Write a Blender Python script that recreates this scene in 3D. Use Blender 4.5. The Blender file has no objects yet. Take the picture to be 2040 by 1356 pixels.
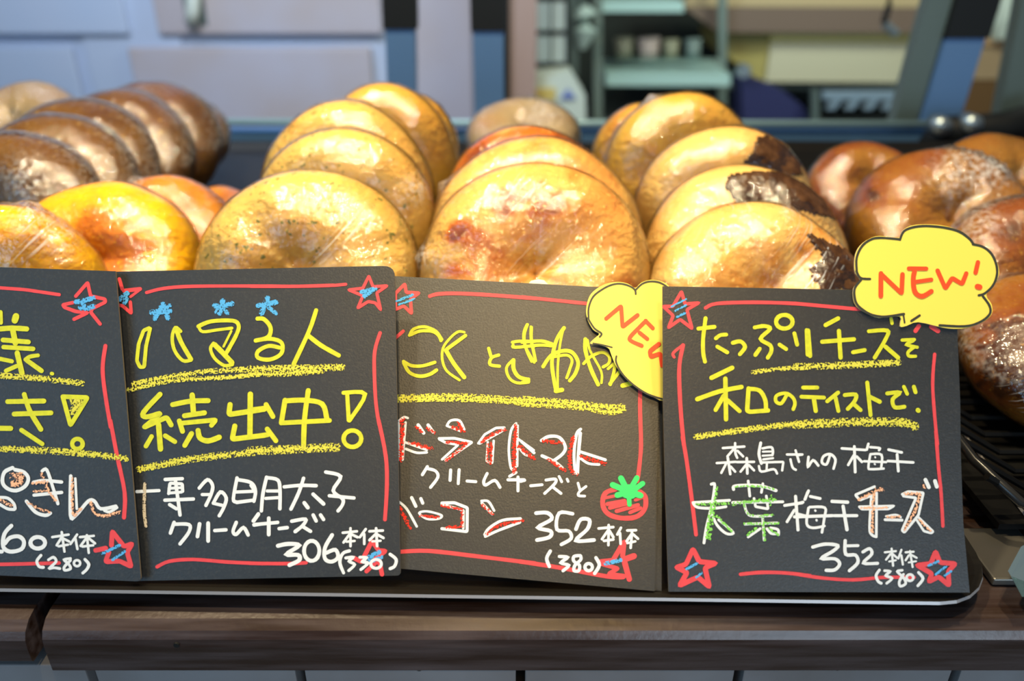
import bpy, bmesh, math, random
from mathutils import Vector, Matrix, noise
random.seed(7)
S = bpy.context.scene
COL = S.collection
R = math.radians
# ------------------------------------------------------------------ camera
H = 0.213; PITCH = 27.0; F = 1586.7
cam_d = bpy.data.cameras.new('camera'); cam = bpy.data.objects.new('camera', cam_d); COL.objects.link(cam)
cam_d.lens = 28.0; cam_d.sensor_width = 36.0; cam_d.clip_start = 0.01; cam_d.clip_end = 50
cam.location = (0, 0, H); cam.rotation_euler = (R(90 - PITCH), 0, 0)
cam_d.dof.use_dof = True; cam_d.dof.focus_distance = 0.318; cam_d.dof.aperture_fstop = 5.8; cam_d.dof.aperture_blades = 0
S.camera = cam
cp, sp = math.cos(R(PITCH)), math.sin(R(PITCH))
# ------------------------------------------------------------------ world, lights, exposure
w = bpy.data.worlds.new('world'); S.world = w; w.use_nodes = True
w.node_tree.nodes['Background'].inputs[0].default_value = (0.62, 0.72, 0.88, 1)
w.node_tree.nodes['Background'].inputs[1].default_value = 0.16
def area(name, loc, target, size, power, col, sy=None):
    d = bpy.data.lights.new(name, 'AREA'); d.energy = power; d.color = col
    d.shape = 'RECTANGLE' if sy else 'DISK'; d.size = size
    if sy: d.size_y = sy
    o = bpy.data.objects.new(name, d); COL.objects.link(o); o.location = loc
    o.rotation_euler = (Vector(target) - Vector(loc)).to_track_quat('-Z', 'Y').to_euler()
    return o
WARM = (1.0, 0.81, 0.50)
area('spot_lamp', (-0.36, 0.28, 1.05), (-0.15, 0.45, 0), 0.05, 10.5, WARM)
area('spot_lamp', (0.20, 0.32, 1.05), (0.14, 0.45, 0), 0.05, 7.0, WARM)
def spot(loc, target, energy, deg, col, rad=0.05):
    d = bpy.data.lights.new('warm_spot', 'SPOT'); d.energy = energy; d.color = col; d.spot_size = R(deg); d.spot_blend = 0.8; d.shadow_soft_size = rad
    o = bpy.data.objects.new('warm_spot', d); COL.objects.link(o); o.location = loc
    o.rotation_euler = (Vector(target) - Vector(loc)).to_track_quat('-Z', 'Y').to_euler()
spot((0.03, -0.50, 0.98), (0.005, 0.275, 0.075), 34, 13, (1.0, 0.66, 0.26), 0.07)  # added narrow spot, aimed to warm the tomato sign only
spot((0.0, 0.02, 1.05), (0.0, 0.43, 0.08), 28, 42, (1.0, 0.80, 0.48), 0.03)
area('window_light', (-1.3, -1.0, 0.75), (-0.1, 0.4, 0.0), 1.1, 11, (0.33, 0.66, 1.0), 1.0)
area('low_front_fill', (0.7, -1.3, 0.12), (0.1, 0.3, 0.0), 0.8, 12, (0.6, 0.8, 1.0), 0.6)  # added low fill to grey the counter's front face, no real fixture
area('room_light', (-0.55, 1.00, 0.80), (-0.60, 2.05, 0.16), 0.6, 13, (0.62, 0.78, 1.0), 0.3)
area('kitchen_lamp', (1.0, 1.45, 0.95), (1.0, 2.6, 0.12), 0.6, 15, (0.92, 1.0, 0.84), 0.3)
S.view_settings.view_transform = 'Standard'; S.view_settings.look = 'None'
S.view_settings.exposure = 0.0; S.view_settings.gamma = 1.0; S.view_settings.use_curve_mapping = False
S.cycles.transparent_max_bounces = 32; S.cycles.max_bounces = 8
S.cycles.sample_clamp_indirect = 6.0
# ------------------------------------------------------------------ projection helpers (2040 x 1356 frame)
O = Vector((0, 0, H))
def ray(u, v):
    a, b = (u - 1020) / F, (678 - v) / F
    return Vector((a, cp + b * sp, -sp + b * cp))
def P(u, v, Y):
    d = ray(u, v); return O + d * (Y / d.y)
def PX(p):
    q = p - O; D = q.y * cp - q.z * sp; b = (q.y * sp + q.z * cp) / D
    return 1020 + F * q.x / D, 678 - F * b
def depth(p):
    q = p - O; return q.y * cp - q.z * sp
# ------------------------------------------------------------------ materials
MATS = {}
def mat(name, col, rough=0.5, metal=0.0, spec=0.5, bump=None, vary=None, coat=0.0, trans=0.0, emit=None):
    """bump=(scale, strength); vary=(scale, colour2, lo, hi, stretch)"""
    if name in MATS: return MATS[name]
    m = bpy.data.materials.new(name); m.use_nodes = True; nt = m.node_tree; b = nt.nodes['Principled BSDF']
    b.inputs['Base Color'].default_value = (*col, 1); b.inputs['Roughness'].default_value = rough
    b.inputs['Metallic'].default_value = metal; b.inputs['Specular IOR Level'].default_value = spec
    b.inputs['Coat Weight'].default_value = coat; b.inputs['Transmission Weight'].default_value = trans
    if emit: b.inputs['Emission Color'].default_value = (*emit[0], 1); b.inputs['Emission Strength'].default_value = emit[1]
    tc = nt.nodes.new('ShaderNodeTexCoord')
    if vary:
        sc, c2, lo, hi, st = vary
        mp = nt.nodes.new('ShaderNodeMapping'); mp.inputs['Scale'].default_value = st
        nt.links.new(tc.outputs['Object'], mp.inputs[0])
        n = nt.nodes.new('ShaderNodeTexNoise'); n.inputs['Scale'].default_value = sc; n.inputs['Detail'].default_value = 6
        nt.links.new(mp.outputs[0], n.inputs['Vector'])
        r = nt.nodes.new('ShaderNodeMapRange'); r.inputs[1].default_value = lo; r.inputs[2].default_value = hi
        nt.links.new(n.outputs[0], r.inputs[0])
        x = nt.nodes.new('ShaderNodeMix'); x.data_type = 'RGBA'
        x.inputs[6].default_value = (*col, 1); x.inputs[7].default_value = (*c2, 1)
        nt.links.new(r.outputs[0], x.inputs[0]); nt.links.new(x.outputs[2], b.inputs['Base Color'])
    if bump:
        n2 = nt.nodes.new('ShaderNodeTexNoise'); n2.inputs['Scale'].default_value = bump[0]; n2.inputs['Detail'].default_value = 4
        nt.links.new(tc.outputs['Object'], n2.inputs['Vector'])
        bp = nt.nodes.new('ShaderNodeBump'); bp.inputs['Strength'].default_value = bump[1]; bp.inputs['Distance'].default_value = 0.001
        nt.links.new(n2.outputs[0], bp.inputs['Height']); nt.links.new(bp.outputs[0], b.inputs['Normal'])
    MATS[name] = m; return m
def chalk(name, col, thr=0.47, scale=1500):
    if name in MATS: return MATS[name]
    m = bpy.data.materials.new(name); m.use_nodes = True; nt = m.node_tree; b = nt.nodes['Principled BSDF']
    b.inputs['Base Color'].default_value = (*col, 1); b.inputs['Roughness'].default_value = 0.9; b.inputs['Specular IOR Level'].default_value = 0.1
    tc = nt.nodes.new('ShaderNodeTexCoord'); n = nt.nodes.new('ShaderNodeTexNoise')
    n.inputs['Scale'].default_value = scale; n.inputs['Detail'].default_value = 3
    nt.links.new(tc.outputs['Object'], n.inputs['Vector'])
    at = nt.nodes.new('ShaderNodeAttribute'); at.attribute_name = 'edge'
    ad = nt.nodes.new('ShaderNodeMath'); ad.operation = 'MULTIPLY_ADD'; ad.inputs[1].default_value = -0.15
    nt.links.new(at.outputs['Fac'], ad.inputs[0]); nt.links.new(n.outputs[0], ad.inputs[2])
    r = nt.nodes.new('ShaderNodeMapRange'); r.inputs[1].default_value = thr - 0.03; r.inputs[2].default_value = thr + 0.03
    nt.links.new(ad.outputs[0], r.inputs[0]); nt.links.new(r.outputs[0], b.inputs['Alpha'])
    MATS[name] = m; return m
def bread(name, base, toast, speck, sp_amt, rough=0.38, deep=None):
    if name in MATS: return MATS[name]
    m = bpy.data.materials.new(name); m.use_nodes = True; nt = m.node_tree; L = nt.links; b = nt.nodes['Principled BSDF']
    b.inputs['Roughness'].default_value = rough; b.inputs['Coat Weight'].default_value = 0.10; b.inputs['Coat Roughness'].default_value = 0.25
    b.inputs['Subsurface Weight'].default_value = 0.15; b.inputs['Subsurface Radius'].default_value = (0.004, 0.002, 0.001); b.inputs['Subsurface Scale'].default_value = 1.0
    tc = nt.nodes.new('ShaderNodeTexCoord')
    def nz(scale, det=5):
        n = nt.nodes.new('ShaderNodeTexNoise'); n.inputs['Scale'].default_value = scale; n.inputs['Detail'].default_value = det
        L.new(tc.outputs['Object'], n.inputs['Vector']); return n.outputs[0]
    def rng(src, lo, hi):
        r = nt.nodes.new('ShaderNodeMapRange'); r.inputs[1].default_value = lo; r.inputs[2].default_value = hi; L.new(src, r.inputs[0]); return r.outputs[0]
    def mix(f, a, c):
        x = nt.nodes.new('ShaderNodeMix'); x.data_type = 'RGBA'
        if hasattr(a, 'links'): L.new(a, x.inputs[6])
        else: x.inputs[6].default_value = (*a, 1)
        if hasattr(c, 'links'): L.new(c, x.inputs[7])
        else: x.inputs[7].default_value = (*c, 1)
        L.new(f, x.inputs[0]); return x.outputs[2]
    at = nt.nodes.new('ShaderNodeAttribute'); at.attribute_name = 'toast'
    # toast = attribute + noise
    ma = nt.nodes.new('ShaderNodeMath'); ma.operation = 'MULTIPLY_ADD'; ma.inputs[1].default_value = 1.0
    L.new(nz(60), ma.inputs[0]); L.new(at.outputs['Fac'], ma.inputs[2])
    f1 = rng(ma.outputs[0], 0.60, 1.05)
    mid = tuple(base[i] * 0.55 + toast[i] * 0.45 * (1.15, 1.0, 0.6)[i] for i in range(3))
    c = mix(rng(nz(28, 3), 0.42, 0.68), base, mid)
    c = mix(f1, c, toast)
    dp = deep or tuple(t * 0.45 for t in toast)
    c = mix(rng(ma.outputs[0], 1.15, 1.5), c, dp)
    c = mix(rng(nz(420, 2), 0.62, 0.75), c, tuple(min(1, x * 1.25) for x in base))
    if sp_amt: c = mix(rng(nz(260, 2), 0.70 - sp_amt, 0.74 - sp_amt), c, speck)
    L.new(c, b.inputs['Base Color'])
    bp = nt.nodes.new('ShaderNodeBump'); bp.inputs['Strength'].default_value = 0.5; bp.inputs['Distance'].default_value = 0.0008
    L.new(nz(330, 5), bp.inputs['Height']); L.new(bp.outputs[0], b.inputs['Normal'])
    MATS[name] = m; return m
def film():
    if 'film' in MATS: return MATS['film']
    m = bpy.data.materials.new('cling_film'); m.use_nodes = True; nt = m.node_tree; L = nt.links; nt.nodes.clear()
    out = nt.nodes.new('ShaderNodeOutputMaterial'); tr = nt.nodes.new('ShaderNodeBsdfTransparent')
    gl = nt.nodes.new('ShaderNodeBsdfGlossy'); gl.inputs['Roughness'].default_value = 0.07; gl.inputs['Color'].default_value = (1, 1, 1, 1)
    tr.inputs[0].default_value = (0.97, 0.97, 0.97, 1)
    tc = nt.nodes.new('ShaderNodeTexCoord')
    uv = nt.nodes.new('ShaderNodeUVMap'); uv.uv_map = 'polar'
    mp = nt.nodes.new('ShaderNodeMapping'); mp.inputs['Scale'].default_value = (90, 7, 1); L.new(uv.outputs[0], mp.inputs[0])
    n1 = nt.nodes.new('ShaderNodeTexNoise'); n1.inputs['Scale'].default_value = 1.0; n1.inputs['Detail'].default_value = 3; n1.inputs['Distortion'].default_value = 0.6
    L.new(mp.outputs[0], n1.inputs['Vector'])
    n2 = nt.nodes.new('ShaderNodeTexNoise'); n2.inputs['Scale'].default_value = 240; n2.inputs['Detail'].default_value = 3; L.new(tc.outputs['Object'], n2.inputs['Vector'])
    b1 = nt.nodes.new('ShaderNodeBump'); b1.inputs['Strength'].default_value = 0.3; b1.inputs['Distance'].default_value = 0.0012; L.new(n1.outputs[0], b1.inputs['Height'])
    b2 = nt.nodes.new('ShaderNodeBump'); b2.inputs['Strength'].default_value = 1.0; b2.inputs['Distance'].default_value = 0.0013; L.new(n2.outputs[0], b2.inputs['Height']); L.new(b1.outputs[0], b2.inputs['Normal'])
    n3 = nt.nodes.new('ShaderNodeTexNoise'); n3.inputs['Scale'].default_value = 650; n3.inputs['Detail'].default_value = 1; L.new(tc.outputs['Object'], n3.inputs['Vector'])
    b3 = nt.nodes.new('ShaderNodeBump'); b3.inputs['Strength'].default_value = 0.12; b3.inputs['Distance'].default_value = 0.0007; L.new(n3.outputs[0], b3.inputs['Height']); L.new(b2.outputs[0], b3.inputs['Normal']); b2 = b3
    L.new(b2.outputs[0], gl.inputs['Normal'])
    fr = nt.nodes.new('ShaderNodeFresnel'); fr.inputs[0].default_value = 1.5; L.new(b2.outputs[0], fr.inputs['Normal'])
    mu = nt.nodes.new('ShaderNodeMath'); mu.operation = 'MULTIPLY_ADD'; mu.inputs[1].default_value = 0.8; mu.inputs[2].default_value = 0.036; mu.use_clamp = True
    L.new(fr.outputs[0], mu.inputs[0])
    mi = nt.nodes.new('ShaderNodeMixShader'); L.new(mu.outputs[0], mi.inputs[0]); L.new(tr.outputs[0], mi.inputs[1]); L.new(gl.outputs[0], mi.inputs[2])
    hz = nt.nodes.new('ShaderNodeAttribute'); hz.attribute_name = 'haze'
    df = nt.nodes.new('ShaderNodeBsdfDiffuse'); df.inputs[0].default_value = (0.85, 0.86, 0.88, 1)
    n4 = nt.nodes.new('ShaderNodeTexNoise'); n4.inputs['Scale'].default_value = 380; n4.inputs['Detail'].default_value = 3; L.new(tc.outputs['Object'], n4.inputs['Vector'])
    mr = nt.nodes.new('ShaderNodeMapRange'); mr.inputs[1].default_value = 0.40; mr.inputs[2].default_value = 0.66; L.new(n4.outputs[0], mr.inputs[0])
    mm = nt.nodes.new('ShaderNodeMath'); mm.operation = 'MULTIPLY'; mm.use_clamp = True; L.new(mr.outputs[0], mm.inputs[0]); L.new(hz.outputs['Fac'], mm.inputs[1])
    sk = nt.nodes.new('ShaderNodeAttribute'); sk.attribute_name = 'painted_glint'  # glints on film creases, painted as thin diffuse white lines
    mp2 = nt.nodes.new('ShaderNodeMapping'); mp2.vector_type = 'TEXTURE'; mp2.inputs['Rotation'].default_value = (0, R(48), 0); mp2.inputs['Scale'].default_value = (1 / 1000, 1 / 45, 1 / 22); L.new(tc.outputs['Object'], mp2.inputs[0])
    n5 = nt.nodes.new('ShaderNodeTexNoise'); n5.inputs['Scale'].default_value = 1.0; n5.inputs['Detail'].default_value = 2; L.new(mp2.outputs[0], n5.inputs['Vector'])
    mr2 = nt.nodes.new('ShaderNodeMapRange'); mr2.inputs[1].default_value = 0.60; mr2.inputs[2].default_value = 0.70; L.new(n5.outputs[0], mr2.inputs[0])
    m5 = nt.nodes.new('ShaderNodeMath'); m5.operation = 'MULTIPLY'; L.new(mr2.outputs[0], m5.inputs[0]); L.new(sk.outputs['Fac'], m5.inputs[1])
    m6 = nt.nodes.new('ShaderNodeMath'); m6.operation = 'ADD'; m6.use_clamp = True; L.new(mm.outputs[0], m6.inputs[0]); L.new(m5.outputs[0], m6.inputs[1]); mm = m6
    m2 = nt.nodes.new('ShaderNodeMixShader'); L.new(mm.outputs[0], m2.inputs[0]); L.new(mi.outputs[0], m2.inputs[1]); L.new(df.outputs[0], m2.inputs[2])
    L.new(m2.outputs[0], out.inputs[0]); MATS['film'] = m; return m
M_wood = mat('dark_stained_wood', (0.022, 0.010, 0.006), 0.30, spec=0.45, bump=(300, 0.12), vary=(18, (0.072, 0.052, 0.050), 0.35, 0.75, (1, 14, 14)))
M_panel = mat('grey_painted_board', (0.22, 0.21, 0.21), 0.38, bump=(120, 0.1), vary=(12, (0.15, 0.13, 0.12), 0.4, 0.7, (1, 1, 1)))
M_dark = mat('dark_recess', (0.012, 0.010, 0.009), 0.8)
M_tray = mat('black_coated_steel', (0.008, 0.007, 0.006), 0.42, metal=0.0, spec=0.18, bump=(500, 0.08))
M_rim = mat('highlight_steel_rim', (0.42, 0.40, 0.40), 0.4, metal=0.5)  # highlight along the tray rim, put into the bead's lighter colour
M_card = mat('black_card', (0.012, 0.013, 0.014), 0.46, spec=0.6, bump=(1400, 0.12), vary=(900, (0.028, 0.027, 0.025), 0.5, 0.8, (1, 1, 1)))
M_cedge = mat('card_edge', (0.20, 0.15, 0.09), 0.8)
M_tagy = mat('yellow_card', (0.76, 0.60, 0.085), 0.5, spec=0.4)
M_tage = mat('cream_card_edge', (0.62, 0.52, 0.32), 0.7)
M_steel = mat('brushed_steel', (0.42, 0.50, 0.52), 0.3, metal=0.8)
M_steel_d = mat('dull_steel', (0.10, 0.14, 0.13), 0.45, metal=0.2)
M_blue = mat('blue_grey_post', (0.09, 0.19, 0.38), 0.35, spec=0.4)
M_blk = mat('black_plastic', (0.006, 0.007, 0.007), 0.55, spec=0.3)
M_wall = mat('pale_blue_paint', (0.42, 0.52, 0.70), 0.55, vary=(2, (0.50, 0.55, 0.68), 0.35, 0.7, (1, 1, 1)))
M_wallp = mat('pale_mauve_paint', (0.48, 0.46, 0.54), 0.55, vary=(3, (0.46, 0.38, 0.36), 0.35, 0.7, (1, 1, 1)))
M_blk2 = mat('matt_black_plastic', (0.004, 0.004, 0.004), 0.6, spec=0.12)
# ------------------------------------------------------------------ object helpers
def thing(name, label, cat, loc, group=None):
    o = bpy.data.objects.new(name, None); COL.objects.link(o); o.location = loc; o.empty_display_size = 0.01
    o['label'] = label; o['category'] = cat
    if group: o['group'] = group
    return o
def wloc(o):
    v = Vector((0, 0, 0))
    while o is not None: v += o.location; o = o.parent
    return v
def obj(name, verts, faces, mats, parent=None, mi=None, smooth=False, label=None, kind=None):
    off = wloc(parent) if parent else Vector((0, 0, 0))
    me = bpy.data.meshes.new(name); me.from_pydata([tuple(Vector(v) - off) for v in verts], [], faces)
    for m in (mats if isinstance(mats, (list, tuple)) else [mats]): me.materials.append(m)
    if mi: me.polygons.foreach_set('material_index', mi)
    if smooth: me.polygons.foreach_set('use_smooth', [True] * len(me.polygons))
    me.update()
    o = bpy.data.objects.new(name, me); COL.objects.link(o)
    if parent: o.parent = parent
    if label: o['label'] = label
    if kind: o['kind'] = kind
    return o
def box_vf(a, b, bev=0.0):
    bm = bmesh.new(); bmesh.ops.create_cube(bm, size=1.0)
    for v in bm.verts: v.co = Vector([(a[i] + b[i]) / 2 + v.co[i] * (b[i] - a[i]) for i in range(3)])
    if bev: bmesh.ops.bevel(bm, geom=list(bm.edges), offset=bev, segments=2, affect='EDGES', profile=0.6)
    vs = [v.co.copy() for v in bm.verts]; bm.verts.index_update(); fs = [[v.index for v in f.verts] for f in bm.faces]; bm.free()
    return vs, fs
def box(name, a, b, m, parent=None, bev=0.0, **k):
    v, f = box_vf(a, b, bev); return obj(name, v, f, m, parent, **k)
def joinvf(parts):
    V, Fc = [], []
    for v, f in parts:
        n = len(V); V += v; Fc += [[i + n for i in q] for q in f]
    return V, Fc
def tube_vf(pts, r, n=10, cap=True):
    pts = [Vector(p) for p in pts]; V, Fc = [], []
    rr = r if isinstance(r, (list, tuple)) else [r] * len(pts)
    for i, p in enumerate(pts):
        t = (pts[min(i + 1, len(pts) - 1)] - pts[max(i - 1, 0)]).normalized()
        a = t.cross(Vector((0, 0, 1)));
        if a.length < 1e-3: a = t.cross(Vector((0, 1, 0)))
        a.normalize(); b = t.cross(a)
        for k in range(n):
            an = 2 * math.pi * k / n; V.append(p + (a * math.cos(an) + b * math.sin(an)) * rr[i])
    for i in range(len(pts) - 1):
        for k in range(n):
            Fc.append([i * n + k, i * n + (k + 1) % n, (i + 1) * n + (k + 1) % n, (i + 1) * n + k])
    if cap: Fc.append(list(range(n))[::-1]); Fc.append([len(V) - n + k for k in range(n)])
    return V, Fc
def tag(o, label, cat, group=None):
    o['label'] = label; o['category'] = cat
    if group: o['group'] = group
    return o
def quadbox_vf(px, Y, d, dz=0.0):
    """solid with the front face through four picture points at depth Y and thickness d"""
    f = [P(u, v, Y) for u, v in px]; bk = [p + Vector((0, d, dz)) for p in f]
    n = len(px)
    V = f + bk; Fc = [list(range(n)), [n + i for i in range(n)][::-1]]
    for i in range(n): Fc.append([i, n + i, n + (i + 1) % n, (i + 1) % n])
    return V, Fc
def quadbox(name, px, Y, d, m, parent=None, dz=0.0, **k):
    v, f = quadbox_vf(px, Y, d, dz); return obj(name, v, f, m, parent, **k)

# ================================================================== THE SETTING
box('floor', (-3, -1.5, -0.92), (3.5, 4.2, -0.90), mat('floor_tile', (0.25, 0.23, 0.21), 0.4), kind='structure')
YW = 2.05
wl = P(-500, 300, YW).x; wr = P(1062, 100, YW).x
box('wall_back', (wl, YW, -0.9), (wr, YW + 0.08, 2.0), M_wall, kind='structure')
kb = box('wall_kitchen', (wr - 0.1, 3.5, -0.9), (3.4, 3.58, 2.0), mat('dim_green_wall', (0.010, 0.016, 0.014), 0.6, vary=(3, (0.04, 0.055, 0.045), 0.4, 0.7, (1, 1, 1))), kind='structure')
# raised panelling on the wall
def wallbox(name, u0, v0, u1, v1, th, m, **k):
    a = P(u0, v1, YW); b = P(u1, v0, YW)
    return box(name, (min(a.x, b.x), YW - th, min(a.z, b.z)), (max(a.x, b.x), YW + 0.002, max(a.z, b.z)), m, bev=0.006, kind='structure', **k)
wallbox('door_1', 330, 92, 740, 420, 0.03, M_wallp)
wallbox('trim_1', -300, -260, 200, 66, 0.03, M_wall)
wallbox('trim_2', -300, 92, 150, 420, 0.025, M_wall)
wallbox('trim_3', 245, -260, 305, 420, 0.012, M_wall)
wallbox('trim_4', 325, -260, 742, 66, 0.03, M_wallp)
wallbox('trim_5', 838, -260, 935, 420, 0.03, M_wallp)
a = P(1012, 300, 1.95); b = P(1062, -100, 1.95)
box('trim_6', (a.x, 1.95, -0.6), (b.x + 0.01, 2.14, 1.6), mat('pinkish_wood', (0.38, 0.25, 0.20), 0.5, vary=(6, (0.45, 0.33, 0.30), 0.3, 0.7, (1, 1, 0.2))), kind='structure')
h = thing('wall_handle', 'pale metal pull handle high on the light blue wall', 'handle', P(385, 10, YW - 0.03))
v, f = tube_vf([P(386, -60, YW - 0.05), P(384, 20, YW - 0.055), P(382, 46, YW - 0.05)], 0.016, 12)
obj('grip', v, f, mat('pale_handle', (0.62, 0.66, 0.58), 0.3), h, smooth=True)
v, f = box_vf(P(372, 50, YW - 0.035) , P(398, -40, YW - 0.035) + Vector((0, 0.036, 0)), 0.002)
obj('back_plate', v, f, M_steel_d, h)

# ------------------------------------------------------------------ counter
ct = thing('display_counter', 'dark brown wooden display counter under the trays', 'counter', (0, 0.30, -0.05))
zt = -0.0125; yf = 0.2115
def board(x0, x1, zb, name, label=None, dy=0.0):
    prof = [(1.05, zt), (yf + 0.010, zt), (yf + 0.0055, zt - 0.001), (yf + 0.002, zt - 0.0035), (yf + 0.0004, zt - 0.0065), (yf, zt - 0.010), (yf, zb + 0.001), (yf + 0.0008, zb), (1.05, zb)]
    prof = [(y + dy, z) for y, z in prof]
    n = len(prof); V = [(x, y, z) for x in (x0, x1) for y, z in prof]
    Fc = [[i, (i + 1) % n, n + (i + 1) % n, n + i] for i in range(n)] + [list(range(n))[::-1], [n + i for i in range(n)]]
    return obj(name, V, Fc, M_wood, ct, label=label)
board(-0.1735, 0.62, -0.0355, 'top_board')
board(-0.62, -0.1795, -0.0300, 'top_board', dy=-0.0005)
box('under_frame', (-0.62, 0.228, -0.60), (0.62, 1.0, -0.036), M_dark, ct)
gx = [(u - 1020) / F * 0.308 for u in (185, 600, 1037, 1470, 1900)]
gx = [gx[0] - 0.085 * 3, gx[0] - 0.085 * 2, gx[0] - 0.085] + gx + [gx[-1] + 0.085 * k for k in (1, 2, 3)]
for i in range(len(gx) - 1):
    box('front_board', (gx[i] + 0.0018, 0.2150, -0.60), (gx[i + 1] - 0.0018, 0.2275, -0.0358), M_panel, ct, bev=0.0006)
for u, v in ((352, 1284), (388, 1326), (493, 1328), (1668, 1330), (835, 1331)):
    p = P(u, v, yf if v < 1325 else 0.215); vv, ff = tube_vf([p + Vector((0, -0.0004, 0)), p + Vector((0, 0.001, 0))], 0.0011, 10)
    obj('nail_head', vv, ff, M_blk, ct)

# ------------------------------------------------------------------ trays (slightly raised towards the back)
SL = 0.07; Y0 = 0.2235
def FL(y): return -0.009 + SL * (y - 0.22)
def tray(name, label, x0, x1, y1, slots=False):
    t = thing(name, label, 'tray', ((x0 + x1) / 2, Y0, FL(Y0)), None)
    rc = 0.022
    def ring(inset, dz):
        pts = []
        xs0, xs1, ys0, ys1 = x0 + inset, x1 - inset, Y0 + inset, y1 - inset; r = max(0.002, rc - inset)
        for cx, cy, a0 in ((xs1 - r, ys0 + r, -90), (xs1 - r, ys1 - r, 0), (xs0 + r, ys1 - r, 90), (xs0 + r, ys0 + r, 180)):
            for k in range(7):
                an = R(a0 + 15 * k); yy = cy + r * math.sin(an)
                pts.append(Vector((cx + r * math.cos(an), yy, FL(yy) + dz)))
        return pts
    rings = [ring(0.0095, -0.0012), ring(0.0, 0.0050), ring(-0.0026, 0.0056), ring(-0.0030, 0.0044), ring(-0.0024, 0.0042), ring(0.0015, 0.0030), ring(0.0105, -0.0026)]
    V, Fc = [], []; n = len(rings[0])
    rings = [ring(0.0095, 0.0)] + rings[1:]
    for r_ in rings: V += r_
    mi = []
    for i in range(len(rings) - 1):
        for k in range(n):
            Fc.append([i * n + k, i * n + (k + 1) % n, (i + 1) * n + (k + 1) % n, (i + 1) * n + k]); mi.append(1 if i in (2,) else 0)
    Fc.append(list(range(n))); mi.append(0); Fc.append([(len(rings) - 1) * n + k for k in range(n)][::-1]); mi.append(0)
    obj('pan', V, Fc, [M_tray, M_rim], t, mi=mi)
    t.rotation_euler.z = R(-1.1)
    return t
tray('baking_tray', 'long black baking tray holding the pale and yellow bagels', -0.46, 0.178, 0.768)
tb = tray('baking_tray', 'black baking tray on the right under the dark brown bagels', 0.215, 0.62, 0.768)
# black slotted basket liner, visible at the right edge behind the last sign
bk = thing('slotted_basket', 'black slotted basket at the right edge beneath the big brown bagel', 'basket', (0.30, 0.32, 0.0))
xs = [0.196 + 0.012 * i for i in range(26)]
for i in range(9):
    p0 = Vector((0.192, 0.262 + 0.013 * i, FL(0.262 + 0.013 * i) + 0.024)); p1 = p0 + Vector((0.03, 0, -0.018)); p2 = p0 + Vector((0.30, 0.0, -0.018))
    v, f = tube_vf([p0, p1, p2], 0.0016, 6); obj('slat', v, f, M_blk2, bk)
v, f = tube_vf([(0.192, 0.385, FL(.385) + 0.026), (0.1905, 0.30, FL(.30) + 0.026), (0.192, 0.272, FL(.27) + 0.024), (0.203, 0.254, FL(.25) + 0.018), (0.225, 0.247, FL(.24) + 0.014), (0.50, 0.247, FL(.24) + 0.014)], 0.0022, 8)
obj('rim', v, f, mat('dark_wire', (0.03, 0.03, 0.03), 0.25, metal=0.6), bk, smooth=True)
v, f = box_vf((0.2, 0.257, FL(.257) + 0.0012), (0.5, 0.39, FL(.257) + 0.004)); obj('liner', v, f, M_blk2, bk)
# strip of bare steel plate between the trays
st = thing('steel_support_plate', 'narrow bare steel plate showing between the two trays at lower right', 'plate', (0.197, 0.25, 0))
v, f = box_vf((0.186, 0.232, -0.0118), (0.212, 0.262, -0.0085), 0.0008); obj('plate', v, f, mat('bare_steel', (0.16, 0.15, 0.13), 0.35, metal=0.7), st)
# clear acrylic holder at the right edge
ah = thing('acrylic_card_holder', 'clear acrylic card holder cut off by the right picture edge', 'holder', P(2040, 1190, 0.215))
M_ac = mat('clear_acrylic', (0.14, 0.24, 0.26), 0.08, trans=0.7)
pc = [P(2036, 1188, 0.216), P(2014, 1147, 0.222), P(2040, 1098, 0.235), P(2110, 1060, 0.25), P(2120, 1188, 0.216)]
V = pc + [p + Vector((0.0, 0.0022, 0.0004)) for p in pc]
obj('plate', V, [[0, 1, 2, 3, 4], [9, 8, 7, 6, 5]] + [[i, 5 + i, 5 + (i + 1) % 5, (i + 1) % 5] for i in range(5)], M_ac, ah)

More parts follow.
